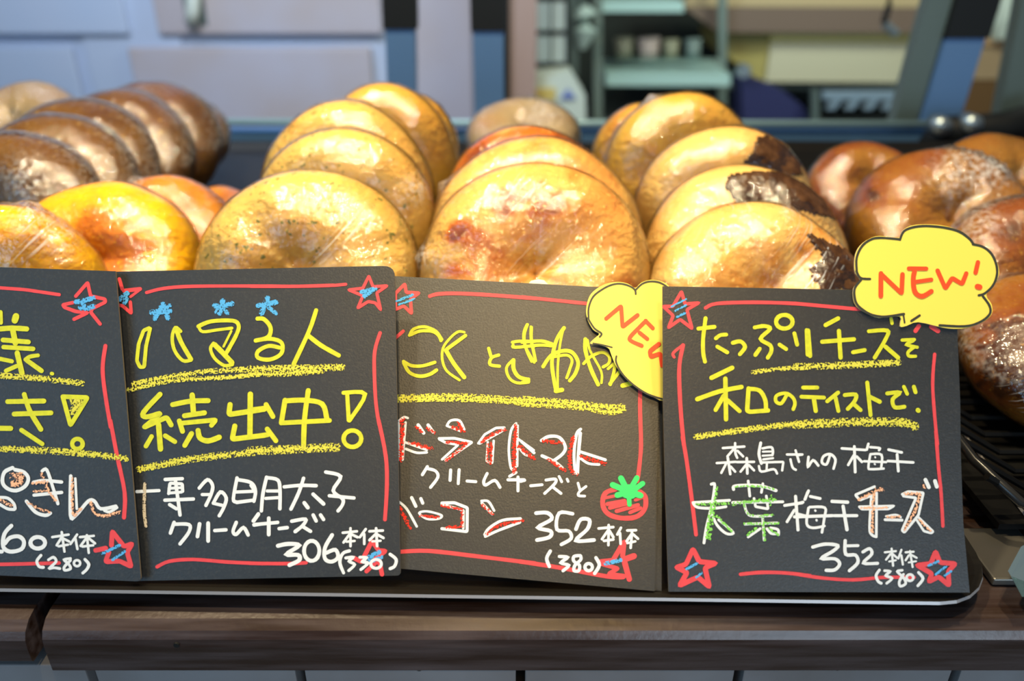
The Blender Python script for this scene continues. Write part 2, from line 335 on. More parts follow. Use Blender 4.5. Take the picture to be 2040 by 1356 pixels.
# ------------------------------------------------------------------ back rail and posts
YR = 0.97
rl = thing('guard_rail', 'teal and blue steel rail running along the back of the trays', 'rail', (0, YR, 0))
v, f = tube_vf([P(380, 243, YR), P(1845, 247, YR)], 0.0042, 10); obj('upper_bar', v, f, mat('teal_steel', (0.32, 0.50, 0.54), 0.3, metal=0.3), rl, smooth=True)
v, f = box_vf(P(380, 287, YR + 0.004), P(1845, 257, YR + 0.004) + Vector((0, 0.02, 0)), 0.003); obj('lower_bar', v, f, mat('blue_steel', (0.10, 0.22, 0.40), 0.25, metal=0.4), rl)
v, f = box_vf((-0.75, YR + 0.025, -0.0122), (0.75, YR + 0.05, 0.004)); obj('foot', v, f, M_blk, rl)
def post(label, base, top, black_v, Yp, wpx, mside=None, lean=0):
    pb = P(base[0], base[1], Yp); ptp = P(top[0], top[1], Yp)
    t = thing('guard_post', label, 'post', pb)
    wd = wpx / F * depth(pb) / 2
    def seg(a, b, m, name, ww, dd=0.0, lab=None):
        V = []
        for p in (a, b):
            for sx, sy in ((-1, 0), (1, 0), (1, 1), (-1, 1)): V.append(p + Vector((sx * ww, sy * 0.02 - dd * (1 - 2 * sy), 0)))
        return obj(name, V, [[0, 1, 5, 4], [1, 2, 6, 5], [2, 3, 7, 6], [3, 0, 4, 7], [3, 2, 1, 0], [4, 5, 6, 7]], m, t, label=lab)
    k = (black_v - base[1]) / (top[1] - base[1]); pm = pb.lerp(ptp, k)
    seg(pb, pm, M_blue, 'shaft', wd); seg(pm, ptp + (ptp - pb) * 0.1, M_blk, 'sleeve', wd * 1.12, 0.003, 'black sleeve')
    if mside:
        off = Vector((-wd * 1.75, 0.006, 0)); seg(pb + off, ptp + off, M_steel_d, 'side_flange', wd * 0.62, lab='grey green flange')
    return t
post('blue post with black sleeve left of the other slim post', (802, 262), (792, -120), 48, 0.98, 56)
post('blue post with black sleeve just left of the dark doorway gap', (975, 262), (970, -120), 52, 0.98, 58)
post('slanting blue post with grey flange behind the right hand bagels', (1868, 262), (1985, -120), 66, 0.98, 74, True)
pt4 = thing('guard_post', 'dark slanting post cut off by the upper right corner', 'post', P(2010, 260, 0.98))
v, f = quadbox_vf([(1985, 262), (2060, 262), (2130, -120), (2060, -120)], 0.98, 0.02); obj('shaft', v, f, M_steel_d, pt4)
jb = thing('post_bracket', 'black bracket with silver bolts at the foot of the slanting post', 'bracket', P(1880, 290, 0.93))
v, f = tube_vf([P(1840, 300, 0.93), P(1875, 262, 0.93), P(1990, 255, 0.93), P(2100, 225, 0.93)], [0.012, 0.018, 0.018, 0.018], 12); obj('body', v, f, M_blk, jb, smooth=True)
for u, v_ in ((1880, 252), (1942, 248), (1806, 308)):
    p = P(u, v_, 0.905); vv, ff = tube_vf([p, p + Vector((0, 0.02, 0))], 0.010, 12); obj('bolt', vv, ff, M_steel, jb, smooth=True)
dg = thing('dark_gap_strip', 'black upright strip as the dark gap beside the pinkish wooden post', 'strip', P(1003, 200, 1.93))  # shade of the open gap, built as a solid black strip
v, f = quadbox_vf([(996, 300), (1015, 300), (1014, -150), (994, -150)], 1.93, 0.02); obj('strip', v, f, M_blk, dg)

# ------------------------------------------------------------------ kitchen behind
def simple(name, label, cat, parts, group=None):
    base = parts[0][1][0][0]
    t = thing(name, label, cat, Vector(base), group)
    for pn, (v, f), m in parts: obj(pn, v, f, m, t)
    return t
YK = 2.3
M_mint = mat('mint_steel', (0.48, 0.72, 0.66), 0.35, metal=0.2)
M_mintd = mat('mint_steel_dark', (0.16, 0.22, 0.20), 0.5)
# steel rack: uprights, shelves
def qb(u0, v0, u1, v1, Y, d): return quadbox_vf([(u0, v1), (u1, v1), (u1, v0), (u0, v0)], Y, d)
simple('steel_rack', 'mint grey steel kitchen rack with two shelves in the blurred background', 'rack', [
    ('shelf', qb(1208, 147, 1455, 171, YK, 0.3), M_mint), ('shelf', qb(1200, 2, 1362, 24, YK, 0.3), M_mint),
    ('upright', qb(1183, -80, 1200, 330, YK - 0.01, 0.02), M_mintd), ('upright', qb(1432, -80, 1448, 330, YK + 0.28, 0.02), M_mintd),
    ('back_panel', qb(1215, 118, 1445, 146, YK + 0.25, 0.02), mat('mint_panel', (0.20, 0.28, 0.25), 0.5))])
for i, (u0, v0, u1, v1, c, lb) in enumerate(((1225, 75, 1262, 112, (0.20, 0.20, 0.14), 'small olive tub leftmost on the middle shelf of the rack'),
        (1272, 76, 1314, 112, (0.42, 0.34, 0.30), 'small pinkish tub on the middle shelf of the rack'),
        (1322, 80, 1352, 112, (0.26, 0.26, 0.17), 'small khaki tub right of the pinkish tub'),
        (1366, 78, 1396, 116, (0.16, 0.22, 0.20), 'small grey green tub rightmost on the rack'))):
    c0 = P((u0 + u1) / 2, v1 + 3, YK + 0.1); c1 = P((u0 + u1) / 2, v0, YK + 0.1); rr = (u1 - u0) / 2 / F * depth(c0)
    t = thing('tub', lb, 'tub', c0)
    v, f = tube_vf([c0, c0.lerp(c1, .9)], [rr * .85, rr], 14); obj('cup', v, f, mat('tub_%d' % i, c, 0.5), t, smooth=True)
    v, f = tube_vf([c0.lerp(c1, .88), c1], rr * 1.06, 14); obj('lid', v, f, mat('tub_lid_%d' % i, tuple(x * 1.2 for x in c), 0.5), t)
simple('kitchen_upright', 'grey upright channel beside the black crate front', 'upright', [('channel', qb(1134, -80, 1152, 150, YK - 0.1, 0.03), M_steel_d)])
# black crate front with pale openings
cr = [('frame', qb(1064, -60, 1132, 146, 2.15, 0.05), M_blk)]
for v0, v1 in ((4, 60), (72, 124), (-56, -8)):
    for u0, u1 in ((1070, 1096), (1100, 1126)): cr.append(('pane', qb(u0, v0, u1, v1, 2.142, 0.006), mat('pale_pane', (0.50, 0.62, 0.66), 0.3)))
simple('black_framed_cabinet', 'tall black framed cabinet front with pale square panes', 'cabinet', cr)
simple('hanging_ladle', 'pale oval ladle hanging in the blurred kitchen', 'ladle', [('bowl', tube_vf([P(1160, 12, YK - .1), P(1166, 30, YK - .1), P(1168, 60, YK - .1), P(1160, 98, YK - .1)], [0.012, 0.032, 0.030, 0.008], 14), mat('pale_mint', (0.42, 0.55, 0.50), 0.4)),
    ('handle', tube_vf([P(1160, -60, YK - .1), P(1160, 14, YK - .1)], 0.008, 8), M_steel_d)])
simple('flour_bag', 'white paper bag with yellow band and blue mark behind the centre bagels', 'bag', [
    ('bag', quadbox_vf([(1056, 262), (1168, 262), (1166, 190), (1140, 146), (1072, 152), (1058, 160)], 2.0, 0.12), mat('white_paper', (0.58, 0.66, 0.58), 0.6)),
    ('yellow_band', qb(1058, 176, 1106, 200, 1.994, 0.006), mat('yellow_print', (0.62, 0.48, 0.14), 0.6)),
    ('blue_mark', quadbox_vf([(1116, 197), (1148, 197), (1132, 176)], 1.994, 0.006), mat('blue_print', (0.16, 0.22, 0.50), 0.6))])
# counter top / board above, cream box
simple('kitchen_worktop', 'brown edged wooden worktop across the upper right background', 'worktop', [
    ('edge', quadbox_vf([(1430, 64), (1905, 66), (1882, 16), (1362, 14)], 2.65, 0.03), mat('taupe_edge', (0.19, 0.135, 0.10), 0.6)),
    ('top', quadbox_vf([(1362, 15), (1882, 17), (1900, -8), (1372, -10)], 2.69, 0.5), mat('tan_top', (0.55, 0.44, 0.24), 0.5))])
simple('cream_bread_crate', 'large cream crate with yellow rim under the worktop', 'crate', [
    ('front', quadbox_vf([(1525, 163), (1826, 165), (1836, 80), (1538, 80)], 2.72, 0.3), mat('cream_plastic', (0.62, 0.60, 0.42), 0.5)),
    ('rim', quadbox_vf([(1536, 83), (1848, 84), (1852, 66), (1536, 66)], 2.70, 0.33), mat('yellow_rim', (0.66, 0.60, 0.22), 0.5)),
    ('side', quadbox_vf([(1515, 163), (1528, 163), (1540, 66), (1428, 66), (1440, 105)], 2.74, 0.28), mat('olive_side', (0.44, 0.38, 0.12), 0.6))])
simple('hook_rod', 'thin black rod with a silver tip hanging before the worktop', 'hook', [
    ('rod', tube_vf([P(1778, -40, 1.5), P(1770, 15, 1.5), P(1760, 46, 1.5)], 0.006, 8), M_blk),
    ('tip', tube_vf([P(1762, 48, 1.5), P(1786, 68, 1.5)], 0.0075, 8), M_steel)])
wk = [('front_bar', qb(1640, 182, 1850, 199, 2.2, 0.02), mat('blue_wire', (0.30, 0.42, 0.52), 0.3, metal=0.4))]
for i in range(6):
    u = 1655 + 37 * i; wk.append(('slat', quadbox_vf([(u - 8, 218), (u + 8, 218), (u + 22, 200), (u + 8, 200)], 2.2, 0.02), mat('blue_wire', (0.3, 0.42, 0.52))))
wk.append(('post', qb(1618, 180, 1632, 245, 2.2, 0.02), M_steel_d))
simple('wire_shelf', 'blue grey wire shelf just above the back rail on the right', 'shelf', wk)
simple('navy_cloth', 'dark navy cloth bundle beside the cream crate', 'cloth', [('cloth', quadbox_vf([(1480, 240), (1612, 240), (1602, 214), (1560, 180), (1510, 160), (1478, 160)], 2.25, 0.1), mat('navy', (0.015, 0.02, 0.09), 0.8))])
simple('brown_carton', 'brown cardboard carton seen between the two slanting posts', 'carton', [
    ('carton', quadbox_vf([(1900, 240), (2010, 240), (2020, 160), (1920, 160)], 2.5, 0.2), mat('brown_carton', (0.12, 0.06, 0.015), 0.7)),
    ('upper_carton', quadbox_vf([(1920, 158), (2020, 158), (2030, 92), (1930, 92)], 2.5, 0.2), mat('tan_carton', (0.34, 0.24, 0.13), 0.7)),
    ('flap', quadbox_vf([(1930, 90), (2030, 90), (2040, 66), (1935, 66)], 2.49, 0.2), mat('orange_carton', (0.42, 0.26, 0.12), 0.7))])
simple('white_jar', 'white jar above the brown carton in the upper right corner', 'jar', [('jar', tube_vf([P(2005, 66, 2.5), P(2000, 30, 2.5), P(1992, 0, 2.5), P(1980, -30, 2.5)], [0.05, 0.055, 0.05, 0.04], 14), mat('white_jar', (0.50, 0.58, 0.50), 0.4))])
simple('hanging_cloth', 'pinkish cloth hanging beside the slanting post', 'cloth', [('cloth', quadbox_vf([(1862, 74), (1900, 74), (1908, 0), (1872, 0)], 2.3, 0.05), mat('pink_cloth', (0.50, 0.36, 0.27), 0.8))])
simple('grey_canister', 'small grey canister right of the cream crate', 'canister', [('canister', tube_vf([P(1855, 146, 2.60), P(1857, 95, 2.60)], 0.035, 14), mat('grey_can', (0.22, 0.18, 0.18), 0.5))])
simple('kitchen_bench', 'dark low bench under the cream crate behind the rail', 'bench', [('top', qb(1180, 232, 1900, 300, 3.05, 0.4), mat('dark_bench', (0.04, 0.05, 0.045), 0.6)), ('lamp_ledge', qb(1440, 168, 1850, 178, 3.05, 0.3), M_mintd)])
simple('chrome_knob', 'round chrome knob left of the cream crate', 'knob', [('knob', tube_vf([P(1483, 142, 2.2), P(1483, 142, 2.2) + Vector((0, .03, 0))], 0.018, 14), M_steel)])

# ================================================================== BAGELS
FILM = film()
def smooth01(x): x = max(0.0, min(1.0, x)); return x * x * (3 - 2 * x)
BAGELS = {}
def bagel(key, label, cx, top, wpx, y, mt, cat_group, yaw=0, th=0.40, hole=0.0, res=(112, 56), toast=(), tband=0.0, tamp=0.0, wrap=True, tufts=(), fl=FL, dimple=0.25, loose=0.0, painted_glints=(), seed=0, lean0=None):
    """place a ring of bread so that its silhouette top and width agree with the picture; rests on the tray"""
    pt = P(cx, top, y); D = depth(pt); Ro = wpx * D / F / 2
    Rm = Ro * (0.5 + hole / 2); r = Ro - Rm; t = Ro * th
    ytry = y; L = R(25)
    for it in range(8):
        z0 = fl(ytry); need = pt.z - z0
        def hgt(L): return 2 * (Rm * math.cos(L) + math.sqrt((r * math.cos(L)) ** 2 + (t * math.sin(L)) ** 2))
        lo, hi = R(14), R(84)
        if need >= hgt(lo): L = lo
        elif need <= hgt(hi): L = hi
        else:
            for _ in range(30):
                m_ = (lo + hi) / 2
                if hgt(m_) > need: lo = m_
                else: hi = m_
            L = lo
        ytry = y - Rm * math.sin(L)
    sy = max(1.0, min(1.25, need / hgt(L)))
    c = Vector((pt.x * (1 + (ytry - y) * cp / D * 0.0), ytry, pt.z - hgt(L) * sy / 2))
    # keep the column straight under the pixel: x scales with the depth of the centre
    c.x = (cx - 1020) / F * D
    ya = R(yaw)
    ex = Vector((math.cos(ya), math.sin(ya), 0)); n0 = Vector((math.sin(ya), -math.cos(ya), 0))
    n = n0 * math.cos(L) + Vector((0, 0, 1)) * math.sin(L); up = -n0 * math.sin(L) + Vector((0, 0, 1)) * math.cos(L)
    rnd = random.Random(seed or hash(key) % 1000 if False else sum(map(ord, key)) * 7)
    so = Vector((rnd.uniform(0, 50), rnd.uniform(0, 50), rnd.uniform(0, 50)))
    def surf(th_, rho, z):
        x, yv = rho * math.cos(th_), rho * math.sin(th_)
        k = 1 + 0.035 * noise.noise(so + Vector((math.cos(th_), math.sin(th_), 0)) * 1.1)
        zz = z * (1 + 0.10 * noise.noise(so + Vector((math.cos(th_), math.sin(th_), 3)) * 1.3)) + t * 0.08 * noise.noise(so + Vector((x, yv, z)) / Ro * 2.5)
        return c + ex * x * k + up * yv * k * sy + n * zz
    base_loc = Vector((c.x, c.y, pt.z - hgt(L) * sy))
    T = thing('bagel', label, 'bagel', base_loc, cat_group)
    NT, NP = res; V, Fc, tv = [], [], []
    for i in range(NT):
        a = 2 * math.pi * i / NT
        for j in range(NP):
            ph = 2 * math.pi * j / NP; cs, sn = math.cos(ph), math.sin(ph)
            rho = Rm + r * (abs(cs) ** 0.92) * (1 if cs > 0 else -1); z = t * (abs(sn) ** 0.9 if cs >= 0 else dimple + (1 - dimple) * abs(sn) ** 0.9) * (1 if sn > 0 else -1)
            p = surf(a, rho, z); V.append(p)
            u_, v_ = PX(p)
            q = tamp * (0.5 + noise.noise(so + Vector((math.cos(a), math.sin(a), sn)) * 1.7))
            if tband: q += tband * math.exp(-((ph if ph < math.pi else ph - 2 * math.pi) - 0.75) ** 2 / 0.16)
            if sn > -0.3:
                for bx, by, br, ba in toast:
                    d2 = ((u_ - bx) ** 2 + (v_ - by) ** 2) / (br * br)
                    if d2 < 6: q += ba * math.exp(-d2 * (1 + 0.9 * noise.noise(Vector((u_, v_, 0)) / 22)))
            tv.append(q)
    for i in range(NT):
        for j in range(NP):
            Fc.append([i * NP + j, ((i + 1) % NT) * NP + j, ((i + 1) % NT) * NP + (j + 1) % NP, i * NP + (j + 1) % NP])
    b = obj('bread', V, Fc, mt, T, smooth=True)
    at = b.data.attributes.new('toast', 'FLOAT', 'POINT'); at.data.foreach_set('value', tv)
    BAGELS[key] = (T, b, V, Fc, n)
    if wrap:
        NA, NS = 128, 52; V2, F2, uvs, hzs, sks = [], [], [], [], []
        rows = []
        for s in range(NS):
            k = s / (NS - 1)
            if k < 0.3: q = k / 0.3; rho = Rm * q; z = t * max(0.74 + 0.27 * smooth01(q), dimple + (1 - dimple) * max(0.0, 1 - (1 - q) ** 2) ** 0.45 + 0.03)
            elif k < 0.7:
                ph = math.pi / 2 - (k - 0.3) / 0.4 * math.pi; rho = Rm + r * math.cos(ph) ; z = t * math.sin(ph)
            else: q = (1 - k) / 0.3; rho = Rm * q; z = -t * max(0.74 + 0.27 * smooth01(q), dimple + (1 - dimple) * max(0.0, 1 - (1 - q) ** 2) ** 0.45 + 0.03)
            rows.append((k, rho * 1.012 + 0.0002 + loose * math.exp(-((k - 0.47) / 0.05) ** 2), z * 1.03))
        for k, rho, z in rows:
            for i in range(NA):
                a = 2 * math.pi * i / NA; q = min(1, rho / Rm)
                p = surf(a, rho, z)
                d = (p - c).normalized()
                wv = 0.00045 + 0.0009 * max(0, noise.noise(so + Vector((math.cos(a) * 6, math.sin(a) * 6, rho / Ro * 2 + 5 * (z > 0)))))
                u_, v_ = PX(p); hq = 0.0
                if loose: hq = 0.18 * math.exp(-((k - 0.47) / 0.06) ** 2) * (p.z > c.z)
                if z > -t * 0.7:
                    for bx, by, br, hh in tufts:
                        d2 = ((u_ - bx) ** 2 + (v_ - by) ** 2) / (br * br)
                        if d2 < 5: wv += hh * math.exp(-d2) * (1.0 + 1.3 * noise.noise(p * 240) + 0.8 * noise.noise(p * 520)); hq += 0.42 * math.exp(-d2) if d2 < 5 else 0
                V2.append(p + d * wv); hzs.append(hq); sks.append(max([0.0] + [sa * math.exp(-((u_ - bx) ** 2 + (v_ - by) ** 2) / (br * br)) for bx, by, br, sa in painted_glints]) if z > 0 else 0.0)
        for s in range(NS - 1):
            for i in range(NA):
                F2.append([s * NA + i, (s + 1) * NA + i, (s + 1) * NA + (i + 1) % NA, s * NA + (i + 1) % NA])
                k0, k1 = s / (NS - 1), (s + 1) / (NS - 1)
                uvs += [i / NA, k0, i / NA, k1, (i + 1) / NA, k1, (i + 1) / NA, k0]
        wo = obj('cling_film', V2, F2, FILM, T, smooth=True, label='clear cling film')
        wo.data.attributes.new('haze', 'FLOAT', 'POINT').data.foreach_set('value', hzs)
        wo.data.attributes.new('painted_glint', 'FLOAT', 'POINT').data.foreach_set('value', sks)
        uv = wo.data.uv_layers.new(name='polar'); uv.data.foreach_set('uv', uvs)
    return T
def inpoly(x, y, pl):
    c = False; j = len(pl) - 1
    for i in range(len(pl)):
        if (pl[i][1] > y) != (pl[j][1] > y) and x < (pl[j][0] - pl[i][0]) * (y - pl[i][1]) / (pl[j][1] - pl[i][1]) + pl[i][0]: c = not c
        j = i
    return c
def patch(key, name, poly, m, lift=0.0006, jag=4, label=None):
    """a thin baked leaf lying on the bread: its surface follows the crust"""
    T, b, V, Fc, n = BAGELS[key]
    keep = []; 
    for f in Fc:
        cpt = sum((V[i] for i in f), Vector()) / 4
        if (cpt - V[f[0]]).length == 0: continue
        nn = (V[f[1]] - V[f[0]]).cross(V[f[2]] - V[f[1]]).normalized()
        if nn.dot(O - cpt) < 0: nn = -nn
        # visible side only
        if (cpt - (T.location + Vector((0, 0, 0)))).length == 0: continue
        if (V[f[0]] - cpt).length and n.dot(cpt - (sum(V[::97], Vector()) / len(V[::97]))) < -0.004: continue
        u_, v_ = PX(cpt)
        ju = jag * noise.noise(Vector((u_, v_, 1)) / 6); jv = jag * noise.noise(Vector((u_, v_, 9)) / 6)
        if inpoly(u_ + ju, v_ + jv, poly): keep.append(f)
    idx = sorted({i for f in keep for i in f}); mp = {i: k for k, i in enumerate(idx)}
    cc = sum(V[::97], Vector()) / len(V[::97])
    VV = []
    nrm = {i: Vector() for i in idx}
    for f in keep:
        nn = (V[f[1]] - V[f[0]]).cross(V[f[2]] - V[f[1]])
        if nn.dot(O - V[f[0]]) < 0: nn = -nn
        for i in f: nrm[i] += nn
    for i in idx:
        VV.append(V[i] + nrm[i].normalized() * (lift + 0.0007 * max(0, noise.noise(V[i] * 300))))
    k0 = len(VV); VV += [V[i] - nrm[i].normalized() * 0.0003 for i in idx]
    FF = [[mp[i] for i in f] for f in keep]
    ed = {}
    for f in FF:
        for a_, b_ in zip(f, f[1:] + f[:1]): ed[(a_, b_)] = 1
    FF2 = list(FF)
    for (a_, b_) in ed:
        if (b_, a_) not in ed: FF2.append([b_, a_, a_ + k0, b_ + k0])
    if FF2: return obj(name, VV, FF2, m, T, smooth=True, label=label)
B_herb = bread('herb_dough', (0.82, 0.57, 0.16), (0.68, 0.38, 0.08), (0.22, 0.24, 0.05), 0.055)
B_gold = bread('golden_dough', (0.72, 0.46, 0.075), (0.60, 0.28, 0.03), (0.4, 0.2, 0.05), 0.0)
B_tom = bread('pale_dough', (0.83, 0.54, 0.15), (0.62, 0.17, 0.006), (0.5, 0.2, 0.05), 0.0, deep=(0.34, 0.07, 0.004))
B_shiso = bread('cream_dough', (0.84, 0.58, 0.20), (0.74, 0.32, 0.04), (0.5, 0.2, 0.05), 0.0)
B_pump = bread('pumpkin_dough', (1.0, 0.58, 0.0), (0.78, 0.28, 0.015), (0.5, 0.2, 0.02), 0.0, deep=(0.6, 0.2, 0.02))
B_or = bread('orange_dough', (0.66, 0.28, 0.015), (0.42, 0.13, 0.006), (0.4, 0.1, 0.02), 0.0)
B_brown = bread('brown_dough', (0.21, 0.095, 0.007), (0.12, 0.040, 0.003), (0.5, 0.3, 0.05), 0.02)
B_caram = bread('caramel_dough', (0.38, 0.18, 0.018), (0.27, 0.075, 0.005), (0.4, 0.1, 0.02), 0.0, deep=(0.09, 0.025, 0.004))
B_grey = bread('beige_dough', (0.42, 0.32, 0.18), (0.34, 0.18, 0.06), (0.3, 0.1, 0.02), 0.0)
HR = (220, 120)
g1 = 'cling wrapped bagels on the long tray'; g2 = 'cling wrapped brown bagels'
# far back first
bagel('f1', 'blurry beige bagel lying alone behind the centre column', 1042, 200, 226, 0.725, B_grey, g1, tufts=((1080, 230, 40, 0.003),))
bagel('f2', 'pale cream bagel farthest back at the left picture edge', 50, 170, 250, 0.715, B_grey, g1, th=0.36)
# column of brown bagels at the left
bagel('a6', 'greyish brown bagel last in the left brown row', 345, 196, 220, 0.70, B_brown, g2, loose=0.0022)
bagel('a5', 'brown bagel fifth in the left row, its top highest', 296, 168, 276, 0.655, B_brown, g2, tamp=0.35, loose=0.0022)
bagel('a4', 'reddish brown bagel fourth in the left row', 225, 186, 305, 0.61, B_brown, g2, tamp=0.3, loose=0.0022)
bagel('a3', 'brown bagel third in the left row behind the crinkled film rim', 142, 207, 320, 0.565, B_brown, g2, tamp=0.4, loose=0.0022)
bagel('a2', 'mottled light brown bagel second in the left row', 92, 238, 345, 0.525, B_brown, g2, tamp=0.1, loose=0.0022)
bagel('a1', 'front brown bagel of the left row with shiny film, above the yellow ones', 8, 272, 365, 0.485, B_brown, g2, tamp=0.1, tufts=((50, 360, 40, 0.002),), loose=0.0022)
# orange pumpkin ones
bagel('o2', 'small orange brown bagel tip between the dark tray and the herb bagel', 425, 378, 230, 0.55, B_or, g1, tamp=0.4)
bagel('o1', 'orange brown bagel with a green pumpkin seed behind the yellow ones', 318, 358, 300, 0.475, B_or, g1, tamp=0.3, tufts=((270, 362, 18, 0.002),))
bagel('y2', 'bright yellow pumpkin bagel with browned middle', 196, 372, 392, 0.425, B_pump, g1, res=HR, toast=((215, 480, 60, 0.75), (180, 430, 40, 0.35), (250, 520, 50, 0.6)))
bagel('y1', 'frontmost bright yellow pumpkin bagel at the left picture edge', -12, 412, 392, 0.375, B_pump, g1, res=HR, tufts=((60, 440, 42, 0.0028), (120, 480, 28, 0.0022)), painted_glints=((70, 490, 50, 0.5),))
# herb column
bagel('b5', 'golden bagel farthest back in the herb column', 812, 186, 196, 0.585, B_gold, g1, tamp=0.3, th=0.5)
bagel('b4', 'smooth golden bagel with highest top, fourth in the herb column', 762, 168, 290, 0.53, B_gold, g1, tamp=0.12)
bagel('b3', 'herb flecked bagel third in the column with an orange scorch at upper left', 680, 205, 352, 0.485, B_herb, g1, toast=((573, 245, 17, 0.9),))
bagel('b2', 'herb flecked bagel second in the column behind the front one', 672, 262, 376, 0.443, B_herb, g1, tufts=((825, 380, 25, 0.001),), toast=((815, 425, 10, 0.5),))
bagel('b1', 'front herb flecked bagel behind the sign reading 306', 608, 350, 450, 0.40, B_herb, g1, res=HR, toast=((560, 450, 70, 0.22), (640, 480, 80, 0.25), (480, 530, 40, 0.3)), painted_glints=((690, 490, 70, 0.5),))
# tomato bacon column
bagel('c3', 'orange crusted bagel third in the centre column', 1052, 255, 350, 0.485, B_tom, g1, tband=0.55, tamp=0.3, toast=((950, 300, 40, 0.6), (1150, 262, 40, 0.6)))
bagel('c2', 'glossy golden bagel second in the centre column', 1070, 281, 428, 0.44, B_tom, g1, toast=((1060, 300, 90, 0.28), (950, 380, 50, 0.2)), tufts=((872, 355, 26, 0.0045),))
bagel('c1', 'front centre bagel with scorched orange patches on its upper face', 1066, 337, 466, 0.397, B_tom, g1, res=HR, dimple=0.4,
      toast=((1015, 400, 22, 1.3), (1085, 402, 26, 1.4), (1115, 410, 16, 1.0), (995, 425, 16, 0.9), (905, 462, 20, 1.2), (935, 475, 26, 0.6), (965, 490, 24, 0.45), (905, 540, 26, 0.6), (1140, 355, 20, 0.4), (1050, 440, 60, 0.15), (1000, 565, 60, 0.3), (1240, 570, 30, 0.5), (985, 515, 8, 0.6)), tufts=((850, 510, 20, 0.002),), painted_glints=((1080, 540, 90, 0.35), (1040, 385, 45, 0.5)))
# shiso column
bagel('d5', 'brownish bagel farthest back in the right centre column', 1290, 208, 215, 0.60, B_gold, g1, tamp=0.35)
bagel('d4', 'pale olive bagel fourth in the right centre column', 1368, 188, 325, 0.52, B_gold, g1, tamp=0.05, toast=((1300, 300, 18, 0.6),), tufts=((1300, 200, 16, 0.002),))
bagel('d3', 'cream bagel with a dark leaf patch, third in the right centre column', 1455, 254, 366, 0.47, B_shiso, g1, res=HR)
bagel('d2', 'cream bagel with a long dark brown leaf across its top', 1490, 338, 410, 0.425, B_shiso, g1, res=HR, toast=((1460, 415, 12, 0.8),))
bagel('d1', 'front cream bagel with dark leaf beside the yellow NEW bubble', 1510, 416, 436, 0.385, B_shiso, g1, res=HR,
      toast=((1505, 478, 20, 0.6), (1440, 480, 18, 0.35), (1545, 520, 26, 0.5), (1600, 480, 30, 0.35), (1530, 555, 22, 0.5), (1605, 505, 14, 0.5), (1480, 570, 30, 0.4), (1670, 480, 40, 0.35)), tufts=((1490, 430, 14, 0.0012), (1570, 425, 14, 0.0010)), painted_glints=((1640, 540, 90, 0.75), (1460, 450, 60, 0.35)))
M_leaf = mat('baked_leaf', (0.045, 0.018, 0.006), 0.25, spec=0.35, bump=(300, 1.0), vary=(120, (0.11, 0.05, 0.02), 0.4, 0.7, (1, 1, 1)))
patch('d3', 'shiso_leaf', [(1440, 345), (1480, 325), (1500, 300), (1508, 275), (1525, 272), (1555, 280), (1575, 300), (1592, 325), (1598, 352), (1560, 348), (1500, 340)], M_leaf)
patch('d2', 'shiso_leaf', [(1450, 352), (1475, 345), (1510, 342), (1560, 345), (1600, 352), (1640, 372), (1665, 405), (1678, 440), (1640, 430), (1560, 412), (1478, 422), (1462, 400), (1445, 370)], M_leaf)
patch('d1', 'shiso_leaf', [(1602, 460), (1625, 472), (1665, 490), (1690, 498), (1712, 480), (1730, 500), (1740, 575), (1640, 578), (1618, 555), (1612, 535), (1640, 515), (1628, 495)], M_leaf)
# right tray
bagel('e5', 'golden brown bagel farthest back near the right picture edge', 2000, 272, 300, 0.565, B_caram, g2)
bagel('e4', 'round caramel bagel at the back of the right tray', 1727, 287, 236, 0.56, B_caram, g2, tamp=0.25, tband=0.5)
bagel('e3', 'caramel bagel with crumpled white film on its upper right', 1875, 308, 360, 0.49, B_caram, g2, yaw=-12, res=HR, toast=((1740, 390, 30, 0.9), (1800, 345, 40, 0.5), (1860, 320, 26, 0.7)), tufts=((1915, 345, 46, 0.004), (1975, 345, 34, 0.003)))
bagel('e2', 'shiny brown bagel directly above the big one at the right edge', 2075, 402, 380, 0.425, B_caram, g2, res=HR, tamp=0.3, toast=((2030, 450, 70, 0.5),), tufts=((1960, 450, 30, 0.0015),), loose=0.0022)
bagel('e1', 'big dark brown bagel right of the last sign, cut by the picture edge', 2112, 560, 410, 0.362, B_caram, g2, res=HR, tamp=0.3, toast=((2020, 650, 80, 0.5), (2010, 750, 60, 0.9), (2050, 700, 60, 0.9)), fl=lambda y: FL(y) + 0.004, loose=0.0022, painted_glints=((1980, 860, 80, 0.6),))
# pumpkin seed
T = BAGELS['o1'][0]; p = P(357, 441, 0.432)
V, Fc = [], []
for i in range(9):
    ph = math.pi * i / 8
    for j in range(12):
        a = 2 * math.pi * j / 12; V.append(p + Vector((0.0035 * math.sin(ph) * math.cos(a), 0.002 * math.sin(ph) * math.sin(a), 0.0055 * math.cos(ph))))
for i in range(8):
    for j in range(12): Fc.append([i * 12 + j, i * 12 + (j + 1) % 12, (i + 1) * 12 + (j + 1) % 12, (i + 1) * 12 + j])
obj('pumpkin_seed', V, Fc, mat('seed_green', (0.20, 0.19, 0.05), 0.35), T, smooth=True)

